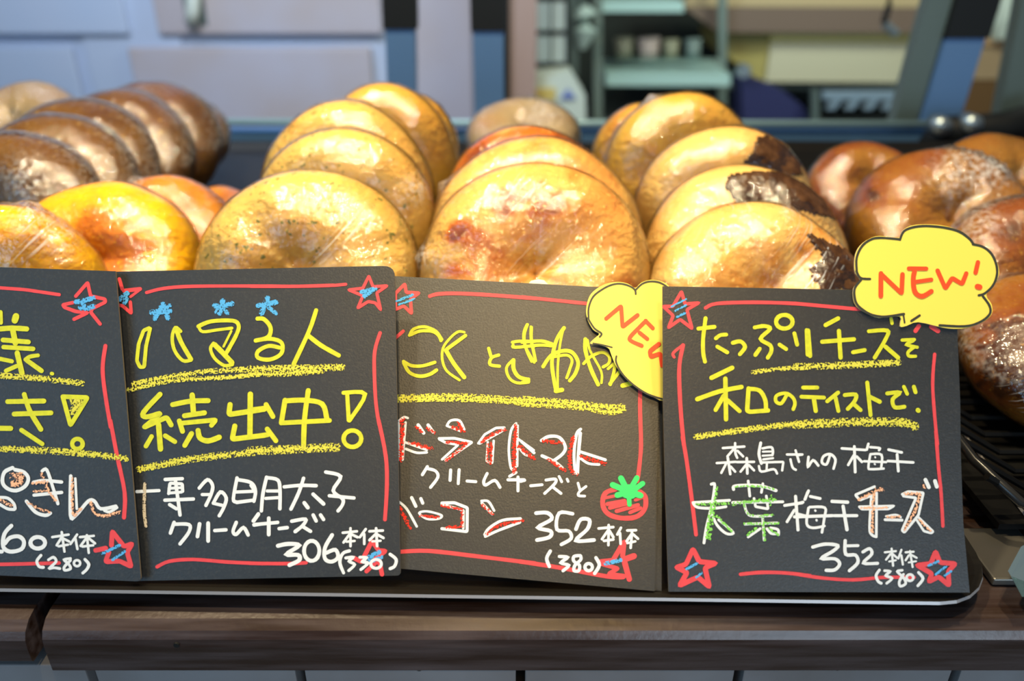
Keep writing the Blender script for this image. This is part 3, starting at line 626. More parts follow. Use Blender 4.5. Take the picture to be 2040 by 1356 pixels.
# ================================================================== SIGNS
INK = dict(
    Y=('marker_writing', 'yellow marker writing', mat('yellow_marker', (0.54, 0.55, 0.012), 0.6, vary=(500, (0.44, 0.46, 0.01), 0.4, 0.7, (1, 1, 1))), 0.00022),
    W=('marker_writing', 'white marker writing', mat('white_marker', (0.62, 0.66, 0.70), 0.6), 0.00022),
    R=('border_drawing', 'red marker border lines and stars', mat('red_marker', (0.62, 0.045, 0.055), 0.6, vary=(400, (0.54, 0.04, 0.05), 0.4, 0.7, (1, 1, 1))), 0.00012),
    B=('crayon_shading', 'blue crayon strokes', chalk('blue_crayon', (0.08, 0.34, 0.66), 0.34), 0.00018),
    C=('crayon_underline', 'rough yellow crayon underlines', chalk('yellow_crayon', (0.56, 0.53, 0.07), 0.40), 0.00030),
    T=('crayon_accent', 'red crayon accents', chalk('red_crayon', (0.75, 0.035, 0.02), 0.42), 0.00034),
    P=('crayon_accent', 'peach crayon accents', chalk('peach_crayon', (0.80, 0.42, 0.26), 0.42), 0.00034),
    G=('crayon_accent', 'green crayon accents', chalk('green_crayon', (0.20, 0.55, 0.10), 0.42), 0.00034),
    V=('crayon_stroke', 'beige crayon stroke', chalk('beige_crayon', (0.50, 0.42, 0.30), 0.34), 0.00030),
    E=('leaf_drawing', 'green marker tomato stalk', mat('green_marker', (0.02, 0.50, 0.12), 0.6), 0.00040),
    K=('outline', 'black ink outline', mat('black_ink', (0.02, 0.022, 0.012), 0.6), 0.00012),
    O=('lettering', 'orange red marker lettering', mat('orange_marker', (0.90, 0.055, 0.004), 0.55), 0.00020))
class Plane:
    def __init__(s, p, ex, ez):
        s.p = p; s.n = ex.cross(ez).normalized()
        if s.n.y > 0: s.n = -s.n
    def at(s, u, v, off=0.0):
        d = ray(u, v); q = s.p + s.n * off
        return O + d * ((q - O).dot(s.n) / d.dot(s.n))
def catmull(pts, closed=False, k=4):
    if len(pts) < 3: return pts
    out = []; n = len(pts)
    rng = range(n if closed else n - 1)
    for i in rng:
        g = (lambda j: pts[j % n]) if closed else (lambda j: pts[max(0, min(n - 1, j))])
        p0, p1, p2, p3 = g(i - 1), g(i), g(i + 1), g(i + 2)
        for q in range(k):
            t = q / k; a = []
            for c_ in (0, 1):
                a.append(0.5 * (2 * p1[c_] + (p2[c_] - p0[c_]) * t * 1.0 + (2 * p0[c_] - 5 * p1[c_] + 4 * p2[c_] - p3[c_]) * t * t + (3 * p1[c_] - p0[c_] - 3 * p2[c_] + p3[c_]) * t ** 3))
            out.append(tuple(a))
    if not closed: out.append(pts[-1])
    return out
def strokes(plane, parent, blocks, base_off=0.0, clip=None):
    """blocks: (ox, oy, scale, text); text lines: '<ink><width> x,y x,y ...' ; 'o' prefix on ink -> ring cx,cy rx,ry ; '*' closes ; '-' keeps corners"""
    acc = {}; clus = {}; cnt = 0
    for ox, oy, s, text in blocks:
        for ln in text.replace('\n', ';').split(';'):
            ln = ln.strip()
            if not ln: continue
            hd, *pp = ln.split(); ring = hd[0] == 'o'; hd = hd.lstrip('o')
            closed = hd.endswith('*'); hd = hd.rstrip('*'); sharp = hd.endswith('-'); hd = hd.rstrip('-')
            ink, wz = hd[0], float(hd[1:])
            pts = [tuple(map(float, q.split(','))) for q in pp]
            if ring:
                (cx, cy), (rx, ry) = pts; pts = [(cx + rx * math.cos(2 * math.pi * i / 18), cy + ry * math.sin(2 * math.pi * i / 18)) for i in range(18)]; closed = True
            elif not sharp: pts = catmull(pts, closed, 4)
            pts = [(ox + x / s, oy + y_ / s) for x, y_ in pts]; wd = wz / s / 2
            ck = ink
            if ink in 'RCB':
                cl = clus.setdefault(ink, []); gap = (16 if ink == 'R' else 12)
                hit = [g for g in cl if any((a_ - c_) ** 2 + (b_ - d_) ** 2 < gap * gap for a_, b_ in pts for c_, d_ in g[1])] if len(pts) < 400 else []
                if hit: g = hit[0]; g[1] += pts
                else: g = ['%s%d' % (ink, len(cl)), list(pts)]; cl.append(g)
                ck = g[0]
            if sharp and len(pts) > 2:
                nn_ = len(pts); out_ = []
                for i, p_ in enumerate(pts):
                    if not closed and i in (0, nn_ - 1): out_.append(p_); continue
                    A1, A2 = pts[i - 1], pts[(i + 1) % nn_]
                    l1 = math.hypot(A1[0] - p_[0], A1[1] - p_[1]); l2 = math.hypot(A2[0] - p_[0], A2[1] - p_[1])
                    c1 = min(wd * 0.9, l1 * 0.3); c2 = min(wd * 0.9, l2 * 0.3)
                    b1 = (p_[0] + (A1[0] - p_[0]) * c1 / l1, p_[1] + (A1[1] - p_[1]) * c1 / l1); b2 = (p_[0] + (A2[0] - p_[0]) * c2 / l2, p_[1] + (A2[1] - p_[1]) * c2 / l2)
                    for t_ in (0, 0.25, 0.5, 0.75, 1): out_.append(tuple(b1[k_] * (1 - t_) ** 2 + p_[k_] * 2 * t_ * (1 - t_) + b2[k_] * t_ * t_ for k_ in (0, 1)))
                pts = out_
            V, Fc, Ed = acc.setdefault(ck, ([], [], []))
            rough = INK[ink][0].startswith('crayon'); e1 = 1 if rough else 0
            cnt += 1; lift0 = (cnt % 14) * 5e-6
            q_ = [pts[0]]
            for p_ in pts[1:]:
                if math.hypot(p_[0] - q_[-1][0], p_[1] - q_[-1][1]) > 0.15: q_.append(p_)
            pts = q_; n = len(pts)
            if closed and n > 2 and math.hypot(pts[0][0] - pts[-1][0], pts[0][1] - pts[-1][1]) < 0.5: pts.pop(); n -= 1
            if n == 1: pts.append((pts[0][0] + 0.5, pts[0][1])); n = 2
            k0 = len(V)
            def dr(a_, b_):
                dx, dy = b_[0] - a_[0], b_[1] - a_[1]; l = math.hypot(dx, dy) or 1; return dx / l, dy / l
            for i, (x, y_) in enumerate(pts):
                a_ = dr(pts[i - 1], pts[i]) if (i > 0 or closed) else dr(pts[0], pts[1])
                b_ = dr(pts[i], pts[(i + 1) % n]) if (i < n - 1 or closed) else a_
                nx, ny = -(a_[1] + b_[1]), a_[0] + b_[0]; l = math.hypot(nx, ny)
                if l < 0.3: nx, ny, l = -a_[1], a_[0], 1
                nx /= l; ny /= l; m_ = wd * min(1.5, 1 / max(0.3, nx * -a_[1] + ny * a_[0]))
                wob = 1 + 0.10 * noise.noise(Vector((x / 9, y_ / 9, cnt)))
                m_ *= wob; lf = lift0 + i * 8e-7
                V += [(x + nx * m_, y_ + ny * m_, lf), (x, y_, lf), (x - nx * m_, y_ - ny * m_, lf)]; Ed += [e1, 0, e1]
            for i in range(n if closed else n - 1):
                a, b = k0 + 3 * i, k0 + 3 * ((i + 1) % n)
                Fc += [[a, b, b + 1, a + 1], [a + 1, b + 1, b + 2, a + 2]]
            if not closed:
                for i, (pp_, dd_) in ((0, (pts[0], dr(pts[1], pts[0]))), (n - 1, (pts[-1], dr(pts[-2], pts[-1])))):
                    a0 = math.atan2(dd_[1], dd_[0]); lf = V[k0 + 3 * i][2]; k = len(V)
                    for q in range(7):
                        a = a0 - math.pi / 2 + math.pi * q / 6; V.append((pp_[0] + wd * math.cos(a), pp_[1] + wd * math.sin(a), lf)); Ed.append(e1)
                    Fc += [[k0 + 3 * i + 1, k + q, k + q + 1] for q in range(6)]
    for ink, (V, Fc, Ed) in acc.items():
        nm, lab, m, off = INK[ink[0]]
        if ink[0] == 'R':
            xs_ = [p[0] for p in V]; ys_ = [p[1] for p in V]
            if max(max(xs_) - min(xs_), max(ys_) - min(ys_)) > 130: nm, lab = 'border_line', 'red marker border line'
            else: nm, lab = 'star_drawing', 'red marker drawing'
        if clip:
            keep = [f for f in Fc if all(clip(*V[i][:2]) for i in f)]; Fc = keep
        # tiny extra lift per overlapping fan is unnecessary: same ink, same plane
        W = [plane.at(x, y_, base_off + off + lf) for x, y_, lf in V]
        o = obj(nm, W, Fc, m, parent, label=lab)
        # face towards the viewer
        at = o.data.attributes.new('edge', 'FLOAT', 'POINT'); at.data.foreach_set('value', [float(e) for e in Ed])
def slab(name, px, plane, front, th, mats, parent, label=None, bend=None):
    n = len(px); f = [plane.at(u, v, front) for u, v in px]; bk = [p - plane.n * th for p in f]
    V = f + bk; Fc = [list(range(n))[::-1], [n + i for i in range(n)]]; mi = [0, 0]
    for i in range(n): Fc.append([i, (i + 1) % n, n + (i + 1) % n, n + i]); mi.append(1)
    return obj(name, V, Fc, mats, parent, mi=mi, label=label)
def sign(label, quad, Yb, tilt, blocks, roundc=None, extra=None):
    tl, tr, br, bl = quad
    B0 = P(*bl, Yb[0]); B1 = P(*br, Yb[1])
    ex = (B1 - B0).normalized(); ez = Vector((0, math.sin(R(tilt)), math.cos(R(tilt))))
    pl = Plane((B0 + B1) / 2, ex, ez)
    T = thing('price_sign', label, 'sign', (B0 + B1) / 2 + Vector((0, 0.002, 0)), 'black card price signs along the tray')
    px = []
    for i, q in enumerate((tl, tr, br, bl)):
        rr = (roundc or {}).get(i, 0)
        if not rr: px.append(q); continue
        a_ = Vector(((tl, tr, br, bl)[i - 1])) - Vector(q); b_ = Vector(((tl, tr, br, bl)[(i + 1) % 4])) - Vector(q); a_.normalize(); b_.normalize()
        q = Vector(q)
        for k in range(6):
            t = k / 5; px.append(tuple(q + a_ * rr * (1 - t) ** 2 + b_ * rr * t ** 2))
    if extra: px = extra
    slab('card', px, pl, 0.0, 0.0009, [M_card, M_cedge], T)
    strokes(pl, T, blocks)
    # folded card prop behind
    um = (bl[0] + br[0]) / 2; vm = (tl[1] + bl[1]) / 2
    a0 = pl.at(um - 60, vm, -0.0011); a1 = pl.at(um + 60, vm, -0.0011); zb = FL(0.26) + 0.001
    yb_ = a0.y + 0.018
    c0 = Vector((a0.x, yb_, zb)); c1 = Vector((a1.x, yb_, zb)); dth = Vector((0, 0.0008, 0))
    obj('prop', [a0, a1, c1, c0, a0 + dth, a1 + dth, c1 + dth, c0 + dth], [[0, 1, 2, 3], [7, 6, 5, 4], [0, 3, 7, 4], [1, 5, 6, 2], [3, 2, 6, 7], [0, 4, 5, 1]], M_cedge, T)
    return T, pl
A_ = (0, 520, 4.237); B_ = (0, 840, 3.987); C_ = (220, 520, 4.237); D_ = (500, 520, 4.237); E_ = (220, 760, 3.39); F_ = (500, 760, 3.39)
G_ = (780, 540, 4.521); H_ = (1040, 540, 4.52); I_ = (780, 820, 3.989); J_ = (1040, 820, 3.767)
K_ = (1310, 560, 4.237); L_ = (1590, 430, 3.014); M_ = (1310, 860, 4.11); N_ = (1590, 860, 4.108)
s1 = [(*A_, '''R28 -600,190 -300,200 0,225 200,240 330,258 500,283
R30- 640,295 740,180 765,295 885,320 890,345 780,400 765,430 845,530; R30- 615,350 530,368 545,390 640,425 740,435 625,490
B42 640,345 700,335 790,310; B42 675,395 730,400 790,380; B36 690,340 720,395
Y34 5,430 8,520; Y55 135,465 125,500; Y44 -40,575 100,565 225,572; Y48 110,590 130,690; Y40 25,665 240,682; Y38 30,725 280,740; Y44 145,775 185,945
Y34 215,830 255,805 320,795; Y40 228,838 350,925; Y35 -20,820 100,845; Y35 50,925 140,885; Y30 435,948 442,950
C55 -30,965 300,985 690,1030
Y42 65,1185 370,1180; Y42 120,1290 430,1280; Y42 205,1125 250,1260 345,1419
Y38- 530,1143 740,1150 595,1385 530,1143; C60 610,1185 670,1190 610,1270
R34 890,715 870,850 870,980 900,1200 935,1400'''),
(*B_, '''Y40 -60,50 85,52; Y36 170,65 335,175; oY34 615,175 42,40; C55 -30,212 400,230 700,255 1000,290
R32 877,-10 930,270 990,560 985,760
W30 100,365 35,400 20,480 60,530 130,545 200,510 225,450 190,400 120,380; P62 95,430 160,430 150,480 105,495
W24 -20,600 60,605 110,650 120,690; W24 -10,650 60,690 115,695; P30 0,620 90,665
W26 265,480 350,466 490,478; W26 270,582 490,560; W26 335,390 372,382 420,520 460,650; P28 260,488 380,475; P28 330,410 380,540 440,625; P22 265,550 370,550
W28 210,630 280,715 360,742 400,725; P24 220,640 300,685 390,715
W28 562,430 560,740 600,745 700,630 750,630 800,690 920,670; P28 575,450 578,730 640,690; W20 598,450 610,690; P30 720,640 765,735 860,742 950,715; W22 830,705 870,715 930,680
W30 -60,1030 15,1030; W32 90,825 35,890 25,990 80,1030 170,1010 190,950 150,910 80,920 40,965; oW32 300,960 58,46
W20 415,915 545,895; W20 490,875 512,1030; W20 488,920 450,980; W20 500,925 550,950; W20 465,988 540,975; W20 612,895 560,970; W20 600,930 615,1010; W20 635,915 745,905; W20 690,900 705,1040; W20 680,930 640,985; W20 700,920 755,965; W20 655,990 740,980
W24 325,1060 293,1105 310,1148 345,1155; W22 385,1095 425,1075 445,1110 392,1162 430,1158 475,1165; W22 560,1085 510,1095 545,1128 560,1165 515,1178 512,1150 560,1100; oW20 612,1122 25,24; W24 675,1092 705,1130 690,1170 658,1200
R28 -600,1140 -30,1132 300,1125 470,1120
R38- 885,980 892,870 985,990 1050,968 1010,1035 1042,1148 950,1105 838,1110 865,1035; R38 840,1003 760,1020
B24 815,1045 950,980; B24 895,1095 990,1030''')]
s2 = [(*C_, '''R30- 75,150 100,235; R34 115,250 250,235; R22 250,240 170,300; R28- 168,345 176,440 100,375 66,372; B45 82,320 140,272; B40 120,350 135,320
R28 305,265 450,230 700,212 1280,210 1500,212
B48 350,432 430,425 500,420; B42 442,360 375,485; B42 442,360 485,480; B36 500,375 430,430; B45 880,375 945,380 1025,358; B45 948,335 920,440; B36 950,400 990,440; B30 890,430 945,350
Y32- 325,565 280,585 238,700 223,840 250,895 285,892 300,720 335,570
Y30 592,592 548,562 522,640 540,750 610,838 680,835; Y38 560,590 600,690 680,828
Y34 742,550 850,508 1030,502 1082,540 1068,610 1010,720 978,775; Y26 745,555 780,595 900,580 1025,565; Y20 1020,590 955,720; Y28 870,692 845,740 880,820 960,880 1030,872; Y44 880,705 945,770 1025,855
C40 140,1090 400,1030 600,1000 900,985 1280,955; C50 200,1035 560,965 900,925 1280,910'''),
(*D_, '''B45 62,375 135,365 212,345; B45 140,312 90,440; B36 150,390 210,440
Y36 55,485 110,490 165,560 145,640 40,670; Y34 60,665 170,655 260,690 255,780 160,830 60,815 60,760 150,715 240,730
Y36 550,415 490,590 360,870; Y38 480,625 590,710 740,795
C60 -10,910 300,905 770,895; C50 -10,950 300,950 600,925
R26-* 995,125 945,228 825,242 945,292 902,395 990,340 1050,352 1095,410 1062,268 1148,208 1030,215
B40 935,262 1050,235; B40 955,300 1015,250
R26 700,205 800,195; R28 -5,212 400,212 700,203; R30 1090,605 1045,760 1042,960 1055,1200 1082,1380'''),
(*E_, '''Y34 335,85 225,205 240,238 330,215; Y32 335,218 230,305; Y34- 235,305 380,240 410,292; Y36 325,290 338,455; Y32 278,370 240,435; Y32 370,365 435,405
Y34 420,155 540,132 660,128; Y36 552,90 560,200; Y34 500,230 635,210; Y34 465,265 487,335; Y32- 480,280 712,258 682,295; Y34 548,350 502,430; Y36 592,330 605,380 660,400 735,375
Y36- 808,155 800,222 1010,190 1040,185; Y38 945,85 942,370; Y36- 840,300 822,388 1040,362
C50 195,592 400,548 600,515 1030,470
W22 178,742 328,735; V22 232,690 228,870 240,975
W24 370,660 485,655; W22- 393,755 402,685 485,690 488,740; W20 395,720 485,715; W20 395,752 480,745; W24 438,660 470,900; W24 368,800 560,792; W24 400,830 445,858
W24 600,718 655,662 690,700 680,760 645,835; W22 620,762 680,762; W24 695,820 742,745 782,785 765,850 735,905; W22 700,822 755,835
W24 855,650 830,790 850,812; W24 862,662 950,682 980,740 968,805; W22 850,745 960,740; W24 852,815 965,800
W24 430,950 405,1022; W24 432,962 530,965 530,1015 470,1095; W26 602,960 588,1045; W26 660,955 660,1075; W24 705,1005 780,1000; W24 850,950 828,1010 850,1030 898,985 930,1035; W24 1000,895 968,940; W24 970,968 1020,960
R24 315,1250 400,1212 560,1200 800,1218 1030,1228'''),
(*F_, '''Y34 -10,192 85,180; Y34 102,155 148,235; Y34 -10,375 112,358; Y34 110,320 168,398
Y34 230,125 205,278; Y34 230,130 360,125 480,150 512,250; Y32 215,278 530,262; Y34 387,60 362,250 355,440
Y28 625,75 770,85 665,262; Y28 650,85 660,260; oY30 685,385 60,56
C62 -10,468 300,455 580,442
W24 105,645 80,760 70,872; W24 108,648 182,665 196,740 195,858; W22 110,738 190,738; W22 100,788 190,782; W22 0,700 28,750 20,808
W24 225,710 330,700 440,702; W24 355,652 322,750 270,860; W26 420,760 490,825; W26 360,818 384,850
W24 505,610 605,640 555,735 618,790 618,830 588,872; W24 530,770 695,785
W24 50,892 15,940; W24 20,965 180,950; W26 120,922 120,1032; W24 190,992 245,985; W24 275,942 368,928 350,970 298,1012; W24 345,975 402,1010; W24 420,900 440,940; W24 470,900 490,930
W28 182,1108 250,1095 325,1105 240,1165 318,1170 325,1205 260,1238; oW26 410,1142 52,68; W26 548,1035 500,1120 500,1195 545,1215 588,1185 570,1135 510,1155
W22 665,1142 620,1160 600,1220 625,1290; W20 640,1190 690,1185 662,1212 700,1235 660,1275; W20 735,1185 780,1188 752,1215 790,1225 742,1268; oW20 845,1230 36,30; W22 940,1165 980,1200 970,1245 940,1262
W18 620,1020 715,1010; W18 672,990 672,1110; W18 665,1030 625,1085; W18 678,1030 720,1050; W16 645,1080 700,1075; W18 775,995 735,1050; W18 765,1030 765,1095; W18 800,1010 890,1005; W18 845,990 852,1110; W18 840,1030 800,1070; W18 850,1030 895,1055; W16 820,1078 875,1074
R24 -10,1226 250,1228 372,1222; R26 862,260 910,500 918,700 905,930
R30- 815,1080 762,1185; R30- 822,1080 862,1140 910,1142 840,1195; R30 862,1190 885,1300; R28 780,1280 850,1215; R30 695,1190 745,1215; B32 778,1195 865,1150; B28 805,1215 885,1185''')]
s3 = [(*G_, '''R30-* 35,200 120,115 132,190 248,196 170,252 180,380 110,312 35,345; B26 42,272 190,212; B22 70,300 205,250; R34 345,225 420,205 600,200 900,215 1290,245; R30 30,605 105,540
Y26 160,578 200,520 300,500 400,540 455,615; Y30 172,572 260,538 370,542 425,580 445,625; Y30 108,812 180,850 280,852 390,820; Y32 110,825 160,910 250,945 340,930 405,890
Y24 655,550 600,545 530,600 465,690 458,800 500,900 612,980; Y34 665,580 500,700; Y38 490,712 560,830 655,955; Y30 875,695 895,765; Y30 965,755 900,780 888,840 972,855
Y28 1088,640 1150,630 1290,632; Y28 1095,665 1110,685 1290,672; Y26 1225,480 1195,580 1212,700 1262,812; Y24 1255,500 1258,640 1290,760
Y26 1090,800 1035,870 1060,960 1130,1005 1235,1000; Y36 1098,800 1100,880 1145,950 1232,978
C62 45,1142 400,1128 700,1132 1290,1172; C50 50,1160 400,1150 900,1165 1290,1195'''),
(*H_, '''R32 0,232 300,262 620,295
Y30 0,640 170,628 270,655; Y28 0,680 160,665 262,672; Y26 45,480 15,560 30,680 110,820; Y28 85,505 85,620 122,805; Y26 0,1000 62,992; Y26 0,968 60,970
Y34 378,510 310,620 272,780 275,900 305,1070; Y22 372,520 345,640 322,850 322,1070; Y40 305,1078 360,1068
Y34 190,858 260,760 360,718 450,730 505,820 480,920 430,985; Y26 270,775 400,755 450,800 430,880 402,960
Y36 570,612 572,720 620,880 685,1020; Y22 590,620 615,720 712,900 715,1005; Y28 555,832 620,768 720,730 785,770 780,830 730,862
Y30 840,830 822,930 795,1020; Y30 790,1015 880,900; Y26 775,878 840,828 880,860; Y42 905,1030 980,1010
C58 -5,1150 400,1180 800,1225 910,1215; C52 -5,1195 500,1225 780,1270 915,1250'''),
(*I_, '''W18 60,70 100,42 130,50; W20 55,90 55,380; W20 112,85 88,380; T46 88,60 74,380; W20 100,240 280,302; W20 115,295 200,325 280,322; T38 150,245 315,292; W28 212,105 255,168; W26 290,105 330,160; T30 200,120 240,158; T30 280,125 338,165
W20 440,110 470,70 540,70 578,140; W18 440,112 545,152; T34 480,120 550,148; T30 530,90 575,155; W22- 378,212 500,210 640,242 430,385; W20- 380,218 430,245 530,262 402,378; T28- 430,242 610,250 430,388
W20- 690,250 740,180 830,128 900,125 880,152 700,252; T30 715,240 800,180 905,140; W18- 812,230 800,408 755,392 765,240; T28 765,260 765,395; T28 795,250 788,412
W20 990,92 950,150 932,300 950,450 985,440; T40 990,110 975,300 975,475; W20 1002,110 998,430; W20 1005,215 1130,305; T36 1010,275 1130,370; W16 1010,285 1060,340 1110,352
W24 285,435 245,500; W24 290,452 350,470 368,520 310,600; W24 470,462 465,545; W24 537,460 530,570; W24 600,550 670,555; W24 760,490 733,550 748,582 820,545 862,600; W22 990,482 938,512; W24 925,540 1055,540; W24 1005,518 1005,628
W20 55,712 120,770 200,910; T34 62,755 150,925; W26 160,682 193,750; W26 233,690 248,725; W18* 220,805 270,790 340,802 400,825 370,850 280,850; T26 230,828 370,838
W24- 400,725 500,722 602,762 600,952 400,928; W20- 400,735 572,782 570,925; T26 400,742 560,778; T28- 562,790 560,912 430,918; W20 715,708 770,712 815,785; W22 718,725 800,812; T26 722,740 802,812
W22 1025,848 880,862 775,925 740,975; W22 745,990 850,942 1020,878; T28 755,972 850,905 1042,862
R32 60,1112 300,1105 700,1150 1140,1203'''),
(*J_, '''W22 -5,222 90,308; T36 -10,265 70,345
W24 145,215 200,185 280,192 325,262 305,315 240,365; W24 150,330 240,372 300,420; T30 162,218 300,232; T28 198,355 320,440
W22 440,130 408,170 390,320 400,460; W26 437,160 425,300 415,460; T34 388,180 358,320 370,440 410,465; W22 432,298 625,360; W20 440,350 500,388 578,395; T34 440,332 622,388
W22 65,555 150,547; W22 -10,522 20,514; W22 180,512 250,505 245,540 170,612; W22 228,562 292,612; W20 278,485 298,525; W20 338,505 346,522; W20 420,535 436,590; W20 480,560 430,600 425,628 470,632
R32 -20,1122 300,1172 640,1235 760,1240; R30 887,-170 886,0 893,250 878,430 865,520
W28 105,760 190,758 222,805 120,868 215,895 205,940 112,962; W26 380,765 278,760 262,882 350,895 368,950 295,995; W28 405,880 440,808 505,812 490,880 405,965 540,962
W20 575,875 685,865; W20 650,850 648,1000; W20 645,890 600,955; W20 655,890 685,940; W20 615,968 685,958; W20 742,870 715,920; W20 735,910 740,990; W20 790,890 855,888; W20 826,890 815,1020; W20 820,920 785,970; W20 835,920 870,952; W18 790,985 850,972
W26 212,1045 185,1100 205,1160; W24 280,1085 342,1092 292,1132 350,1152 308,1192; W24 435,1078 390,1085 388,1120 430,1150 425,1192 390,1190 398,1150 440,1110 440,1082; oW24 500,1165 28,27; W26 555,1095 580,1150 545,1212
R36- 690,1100 765,975 755,1080; R32 590,1122 680,1112; R30- 590,1140 720,1175 650,1215 770,1232; R44 840,1082 760,1110; R40 770,1130 805,1255; B32 628,1138 740,1112
R36 700,580 625,610 605,690 640,760 730,795 850,790 920,730 925,640 885,600; R22 630,645 700,630; R30 640,692 770,668; R30 660,720 800,685; R30 710,745 870,700; R26 810,755 890,722; R22 850,662 905,642
E44 680,548 800,600; E44 742,498 790,590; E40 862,495 800,600; E40 905,538 820,600; E44 890,628 800,600; E44 715,625 800,600; E36 800,600 806,695; E110 795,598 815,600'''),]
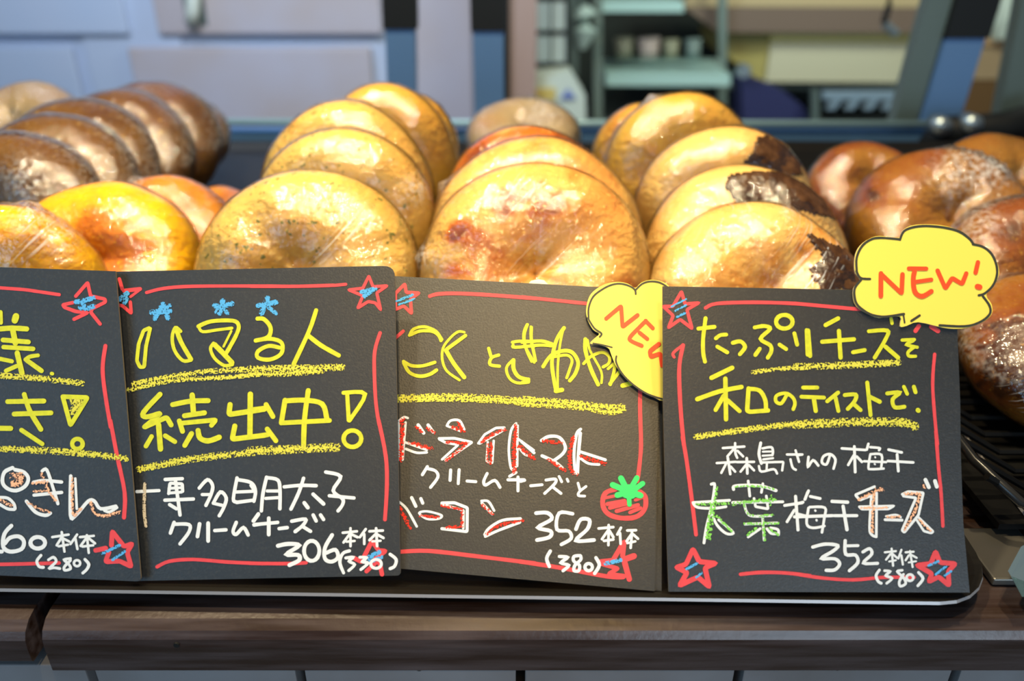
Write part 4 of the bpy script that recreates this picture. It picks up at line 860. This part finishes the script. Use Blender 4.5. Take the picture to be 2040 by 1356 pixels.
s4 = [(*K_, '''R28-* 202,88 130,212 48,212 132,290 92,392 190,322 290,398 248,240 348,182 232,192; B16 118,215 240,150; B18 150,250 240,202; B20 165,300 232,268
R30 405,225 500,188 800,178 1100,185 1290,198; R24 140,640 132,605 210,540; R34 215,540 185,700 185,900 200,1150 222,1380
Y34 405,312 385,480 385,600 400,678; Y34 345,400 480,385; Y32 492,482 530,455 580,450; Y34 505,552 588,600; Y34 635,520 700,508 738,555 695,615; Y34 820,390 900,378 950,402 870,485 950,540 960,590 930,645
Y34 862,570 825,622; Y34 1030,535 1085,572; Y34 1155,440 1178,535; oY36 1070,342 70,58; Y32 1258,412 1266,620
C40 805,768 1000,742 1290,722
Y38 455,815 630,730; Y38 335,995 520,930 708,892; Y38 572,822 578,1165; Y36 560,965 490,1085; Y36 592,1005 692,1095; Y38- 768,905 756,1090 780,1102 932,1090; Y36 770,908 860,922 908,1000 915,1080; Y30 1090,960 1045,1030 1000,1015 1005,965 1080,945 1140,980 1160,1030 1145,1080
C54 325,1312 600,1272 900,1232 1290,1192'''),
(*L_, '''R22 -20,525 200,545 350,558 470,560; Y26 60,688 72,840; Y26 240,615 165,655; Y26 145,755 335,740; Y26 245,690 255,850; Y24 330,818 400,805; Y24 425,692 535,688 525,740 460,850; Y26 525,785 600,850; Y20 625,745 698,742; Y20 690,750 652,772 715,788; Y20 700,785 662,815 665,840 705,842; Y20 558,615 564,645
C44 -15,905 300,895 600,880
Y24 30,1030 115,1030; Y24 20,1085 155,1090; Y26 95,1100 106,1170; Y24 240,1060 175,1112; Y24 225,1092 242,1170; Y24 280,1075 345,1072 340,1110 298,1158; Y24 335,1130 375,1165; Y24 415,1000 435,1195; Y26 430,1085 490,1115; Y24 535,1065 610,1060 568,1100 580,1148 638,1145; Y22 635,1025 655,1068; Y24 695,1025 705,1058; Y28 719,1165 722,1168
C56 -15,1252 300,1238 600,1238 700,1262
R20 820,830 808,1000 820,1200 837,1370; R26 705,690 725,660; R28 800,665 840,690'''),
(*M_, '''R32 205,40 240,250 280,550 315,840
W20 535,132 710,120; W20 635,92 637,170 652,212; W20 622,142 572,200; W20 655,155 700,200; W20 485,255 640,245; W22 575,212 595,345; W20 560,262 522,335; W20 600,285 635,325; W20 650,247 790,245; W22 730,215 735,340; W20 722,272 680,325; W20 748,272 790,315
W24 845,90 830,180 850,258; W20 860,135 930,125 945,160 940,190; W16 862,162 930,160; W16 860,195 940,190; W18 865,225 945,215; W20- 850,250 1030,245 1020,315; W20 830,280 850,325 950,305 978,340; W18 895,262 892,320
W20 1060,185 1185,185; W20 1130,152 1158,245; W20 1088,225 1105,290 1132,310
W24 440,428 468,440 440,620 400,780 380,908; G30 482,455 465,620 422,880; G34 440,600 405,860; W22 290,578 590,560; W22 292,585 330,618 460,625 560,612; G26 320,592 580,585; W22 440,660 485,760 560,830 620,830 580,785 500,720; G26 485,690 605,812
W26 622,470 640,442 830,440 970,480; G22 640,448 830,445 955,468; W22 742,402 755,525; W22 862,425 850,495; W24 615,578 1025,572; G34 620,590 800,565 960,555; G22 930,520 920,600; W22- 790,545 802,612 905,630 890,525; W22 710,590 732,660 780,690 930,685; G22 705,590 732,660 785,685 945,680; W22 715,755 980,745; G24 712,752 990,748; W22 860,700 872,885; G26 862,700 878,885; W22 840,792 742,860; G26 805,790 738,842; W22 895,792 930,830 975,835; W22 925,785 985,800 990,842; G24 915,790 985,842
W24 1040,602 1185,580; W26 1130,528 1150,802; W24 1120,640 1060,735; W22 1150,672 1230,692; W24 1208,550 1228,495
R30 680,1165 850,1150 1060,1155 1250,1178
R42-* 290,958 232,1085 152,1108 242,1150 182,1255 330,1188 424,1268 388,1112 475,1075 342,1062; B22 238,1122 325,1075; B20 318,1190 360,1155'''),
(*N_, '''W20 0,190 35,185; W22 85,205 80,285 122,232 165,275; W22 258,200 232,265 195,250 208,200 262,182 305,225 290,300
W22 358,135 550,148; W24 460,120 467,328; W22 455,192 410,270; W22 480,202 522,245; W22 575,98 562,145; W20 590,125 665,132 662,150; W20 590,188 575,290 600,305 700,300; W20 592,182 682,188 680,290; W20 540,240 720,247; W14 630,205 632,210; W14 625,262 630,266; W22 740,145 848,168; W22 735,238 942,250; W24 810,185 820,320
W24 -20,592 40,575; W26 -30,695 280,685; W24 85,482 55,552; W24 100,528 180,545; W22 85,622 70,750 120,785 215,770; W22 95,615 218,620 215,700 195,822; W18 140,642 142,646; W18 150,720 152,725; W28 278,568 405,575; W26 298,685 480,685; W28 368,608 400,800
W22- 625,448 468,515 505,558 600,520; P30 500,552 640,480; P38 645,465 690,478; W22 600,520 585,780 602,840 640,858; W22 642,500 640,850; P32 618,510 605,820; W20- 500,612 785,605 740,632 520,632 500,612; P22 515,622 735,618
W24 712,718 850,722; W18 720,690 800,678 840,698; P26 730,700 830,692; W22- 852,510 900,488 1025,498 985,680 870,822 850,805 965,540 862,525; P28- 875,506 1000,506 960,640 875,800; W20- 975,690 1105,815 1090,828 1030,812 970,720; P22 992,722 1085,812; W32 1042,392 1070,452; W32 1120,402 1135,448; P20 1028,435 1035,458
W28 120,942 220,918 325,930 285,975 190,1035 300,1038 340,1080 300,1128 230,1132; W28 385,890 390,1000 470,1008 488,1070 420,1135; W24 400,932 490,930; W26 530,982 585,955 602,1000 535,1072 650,1075
W18 710,985 800,975; W18 765,955 777,1095; W18 755,1000 720,1045; W18 775,1000 810,1030; W16 745,1060 800,1050; W18 845,965 820,1035; W18 845,1010 857,1085; W18 880,985 945,980; W18 915,975 937,1105; W18 905,1010 880,1050; W18 925,1005 970,1030; W16 905,1068 965,1058
W24 665,1130 638,1175 655,1222 680,1238; W22 708,1135 752,1142 718,1175 768,1198 725,1238; W22 852,1132 812,1142 862,1192 880,1240 838,1262 828,1225 862,1165; oW22 915,1192 28,26; W24 985,1150 1022,1200 980,1258
R28 -5,1165 200,1195 450,1210 700,1190 950,1190; R28 1127,-5 1150,300 1170,500 1185,770
R40-* 1125,980 1085,1078 972,1090 1095,1160 1070,1225 1150,1185 1235,1255 1228,1140 1288,1078 1160,1068; B22 1068,1092 1150,1058; B22 1128,1165 1210,1100; B20 1200,1175 1252,1140''')]
T3, pl3 = sign('black card sign reading 352 with a drawn red tomato', ((772, 549), (1316, 578), (1304, 1177), (784, 1131)), (0.2280, 0.2205), 40, s3)
T1, pl1 = sign('leftmost black card sign, partly cut off, priced 280 in brackets', ((-345, 520), (230, 540), (281, 1158), (-318, 1132)), (0.2250, 0.2232), 33, s1, roundc={2: 10})
T2, pl2 = sign('black card sign priced 306 with three small blue stars', ((222, 541), (786, 529), (798, 1146), (264, 1157)), (0.2262, 0.2245), 33, s2, roundc={1: 22, 2: 8})
q4 = [(1320, 570), (1500, 573), (1700, 577), (1904, 582), (1907, 655), (1913, 800), (1914, 900), (1919, 1040), (1932, 1180), (1600, 1179), (1332, 1178), (1326, 1000), (1321, 800)]
T4, pl4 = sign('rightmost black card sign with green crayon characters, priced 352', (q4[0], q4[3], q4[8], q4[10]), (0.2190, 0.2165), 32, s4, extra=q4)
# spare card layer behind the tomato sign
slab('backing_card', [(1000, 600), (1320, 600), (1318, 1177), (1000, 1150)], pl3, -0.0016, 0.0008, [M_card, M_cedge], T3)
slab('clip', [(1050, 568), (1058, 559), (1072, 556), (1084, 558), (1092, 566), (1094, 600), (1050, 600)], pl3, -0.0026, 0.0012, [mat('white_plastic', (0.75, 0.72, 0.6), 0.4), M_tage], T3, label='white plastic clip')
def bubble(T, pl, outline, blk, blocks, off, label, clip=None):
    ox, oy, s = blk
    px = catmull([(ox + x / s, oy + y / s) for x, y in outline], True, 3)
    b = slab('speech_bubble_tag', px, pl, off, 0.0007, [M_tagy, M_tage], T, label=label)
    strokes(pl, b, blocks, base_off=off, clip=clip)
    cu = sum(p[0] for p in px) / len(px); cv = sum(p[1] for p in px) / len(px)
    if off > 0.002:
        cu -= 40; pass
    return b
o4 = [(338, 300), (345, 230), (375, 175), (430, 135), (490, 120), (608, 130), (628, 88), (680, 58), (760, 50), (860, 56), (950, 80), (1020, 122), (1055, 165), (1130, 193), (1178, 240), (1206, 320), (1200, 370), (1172, 425), (1130, 475), (1162, 530), (1162, 590), (1110, 637), (1030, 667), (960, 677), (870, 670), (722, 637), (650, 660), (612, 662), (612, 603), (490, 612), (420, 587), (350, 542), (330, 480), (338, 425), (372, 382), (345, 345)]
bubble(T4, pl4, o4, L_, [(*L_, '''K14 352,330 352,250 385,180 440,140 500,131 608,140; K14 612,142 635,92 690,68 770,60 880,70 970,95 1030,138 1052,168; K14 1050,170 1110,185 1160,225 1190,290 1194,355 1168,420 1120,465 1085,476
K14 1110,482 1150,540 1150,590 1090,638 1000,662 850,656; K14 730,597 680,630; K14 350,330 375,372 432,378; K14 378,384 342,430 340,490 362,540 430,588 500,604 560,600 636,588; K10 632,590 640,640
O28 498,345 497,480; O26- 503,352 622,465 627,350; O24 665,315 770,316; O28 700,330 692,380 702,455 745,482 800,452; O24 702,396 800,382; O26- 838,328 885,435 925,372 985,408 1010,345; O26 1080,278 1066,340; O34 1078,424 1090,427''')], 0.0012, 'yellow NEW speech bubble tag')
o3 = [(585, 290), (620, 205), (700, 140), (790, 105), (880, 97), (960, 115), (1020, 150), (1070, 105), (1150, 78), (1240, 88), (1320, 130), (1400, 250), (1480, 400), (1540, 620), (1530, 800), (1460, 980), (1380, 1110), (1270, 1165), (1180, 1130), (1060, 1070), (960, 990), (880, 900), (835, 830), (800, 740), (775, 690), (690, 658), (612, 650), (655, 602), (695, 562), (640, 525), (592, 440), (577, 370)]
bubble(T3, pl3, o3, H_, [(*H_, '''K16 600,430 600,330 640,230 720,165 800,125 880,112 960,130 1015,165 1024,205; K16 1026,165 1080,115 1150,92 1240,102 1320,150; K16 592,420 650,512 715,560 700,590; K12 640,648 720,662 810,685; K16 850,765 848,820 900,920 1000,1020 1130,1105 1262,1150
O36- 758,425 892,312 905,500 1040,395; O34 1115,445 1050,510 975,590 980,625 1078,670; O34 1112,445 1178,512; O34 1058,552 1128,608; O38- 1232,655 1150,720 1160,770 1245,740 1262,850''')], 0.0030, 'yellow NEW speech bubble tag tucked behind the next sign')
